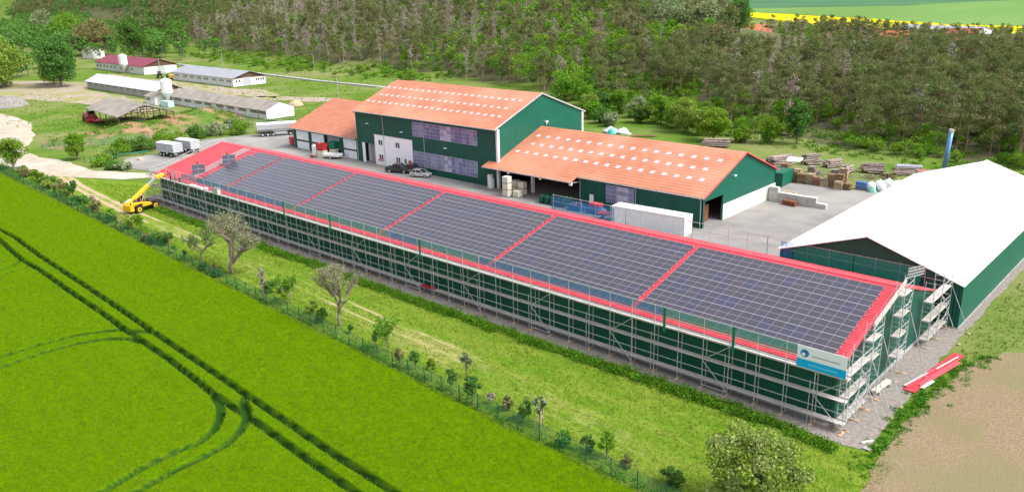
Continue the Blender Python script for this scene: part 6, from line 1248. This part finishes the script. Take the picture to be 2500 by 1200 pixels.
m_cl1=mat('black_clothes',(.02,.02,.022),rough=.9); m_cl2=mat('red_brown_shirt',(.30,.04,.03),rough=.9); m_cl3=mat('blue_grey_shirt',(.12,.15,.25),rough=.9); m_cl4=mat('navy_trousers',(.03,.04,.09),rough=.9); m_hair=mat('dark_hair',(.03,.02,.015),rough=.8)
carry=dict(el=(.22,.26,1.2),er=(.22,-.26,1.2),wl=(.42,.2,1.15),wr=(.42,-.2,1.15))
bend=dict(ch=(.14,0,1.18),nk=(.26,0,1.36),hd=(.34,0,1.46),ht=(.40,0,1.56),sl=(.2,.19,1.31),sr=(.2,-.19,1.31),el=(.35,.24,1.1),er=(.35,-.24,1.1),wl=(.5,.18,.92),wr=(.5,-.18,.92))
crouch=dict(pel=(0,0,.5),ch=(.2,0,.76),nk=(.3,0,.95),hd=(.36,0,1.08),ht=(.38,0,1.2),sl=(.24,.19,.9),sr=(.24,-.19,.9),el=(.42,.24,.72),er=(.42,-.24,.72),wl=(.55,.14,.58),wr=(.55,-.14,.58),hl=(0,.1,.47),hr=(0,-.1,.47),kl=(.38,.16,.5),kr=(.38,-.16,.5),al=(.05,.14,.09),ar=(.05,-.14,.09),tl=(.25,.15,.05),tr=(.25,-.15,.05))
person('person in black clothes walking on the path beside the hedge',(-149.6,6.9,.03),R(200),dict(kl=(.15,.12,.5),al=(.25,.13,.09),tl=(.44,.14,.06),kr=(-.05,-.12,.5),ar=(-.28,-.13,.12),tr=(-.1,-.14,.06)),m_cl1,m_cl1,m_hair)
person('worker in red brown shirt bending at the top of the scaffold by the boom head',(-113.7,-.85,4.87),R(-100),bend,m_cl2,m_cl1,m_hair); person('worker in blue grey shirt standing upright on the top scaffold deck',(-112.5,-.8,4.87),R(30),{},m_cl3,m_cl4,m_hair); person('worker crouching on the top scaffold deck, right of the upright one',(-110.9,-.75,4.87),R(60),crouch,m_cl4,m_cl4,m_hair)
def onroof(y,o=.1): return roofz(y)+o
person('worker behind the lower upright pair of solar panels on the red roof',(-111.3,3.1,onroof(3.1)),R(-60),carry,m_cl2,m_cl1,m_hair); person('worker behind the upper upright pair of solar panels on the red roof',(-109.0,7.5,onroof(7.5)),R(-60),carry,m_cl1,m_cl4,m_hair)
def panel_pair(label,x,y,a):
    t=thing('panel_stack',label,'solar panels',(x,y,onroof(y,.13)),R(a)); 
    for i in (0,1):
        o=link('solar_panel',mod_me,t); o.location=(-1.06+i*1.06,-.4,.0); o.rotation_euler=(R(62),0,0)
    MB().bar((-1,-.35,.05),(-1,.5,.05),.08).bar((1,-.35,.05),(1,.5,.05),.08).bar((-1,.5,.05),(-1,.35,1.3),.06).bar((1,.5,.05),(1,.35,1.3),.06).build('rack',m_grey,t)
panel_pair('lower pair of solar panels set upright on the bare red roof',-110.1,2.5,58); panel_pair('upper pair of solar panels set upright beside the loose rails',-107.8,7.0,58)
single('plank_bundle','short wooden board hanging below the top scaffold deck near the workers','planks',MB().bar((0,0,0),(-.5,-.1,-1.5),.3,.05),m_board,(-106.9,-1.25,4.7)); single('sheet_pack','grey pallet of roof parts standing on the scaffold deck at the first panel gap','roof parts',MB().box(-.8,.8,-.3,.3,0,.9),m_board,(-98.4,-.8,4.87))
single('sheet_pack','white insulation pack lying on the top scaffold deck','roof parts',MB().box(-2,2,-.25,.25,0,.25),m_white,(-105.0,-.8,4.87)); single('tool_bag','pale pink bag on the scaffold deck beside the white pack','bag',MB().lathe([(0,0),(.4,0),(.45,.3),(.2,.5),(0,.5)],n=9),mat('pale_pink_bag',(.6,.35,.42),rough=.8),(-101.9,-.8,4.87))


# loose timber between the log piles and the pallets
for i,(x,y,l,m) in enumerate(((-45.2,84.6,'loose pale boards left of the white topped shelter',m_pallet),(-38.2,86.2+1.2,'grey branches and offcuts in front of the small log fan',m_log),(-34.2,88.5,'brown branch litter in front of the brown branch heap',mw[1]),(-29.0,89.6,'dark twisted timber below the tangled logs',m_log),(-48.6,85.3,'thin poles lying at the foot of the steep log stack',m_log),(-26.8,91.8,'dark sticks heaped between the bulk bags and the timber heap',m_gl))):
    r_=random.Random(60+i); b=MB()
    for k in range(34): u,v=r_.gauss(0,.9),r_.gauss(0,.6); a=r_.uniform(0,6.28); L=r_.uniform(.5,1.4); b.bar((u-L*math.cos(a)/2,v-L*math.sin(a)/2,r_.uniform(.05,.5)),(u+L*math.cos(a)/2,v+L*math.sin(a)/2,r_.uniform(.05,.8)),.11,.08)
    single('wood_scrap',l,'scrap heap',b,m,(x,y,0))
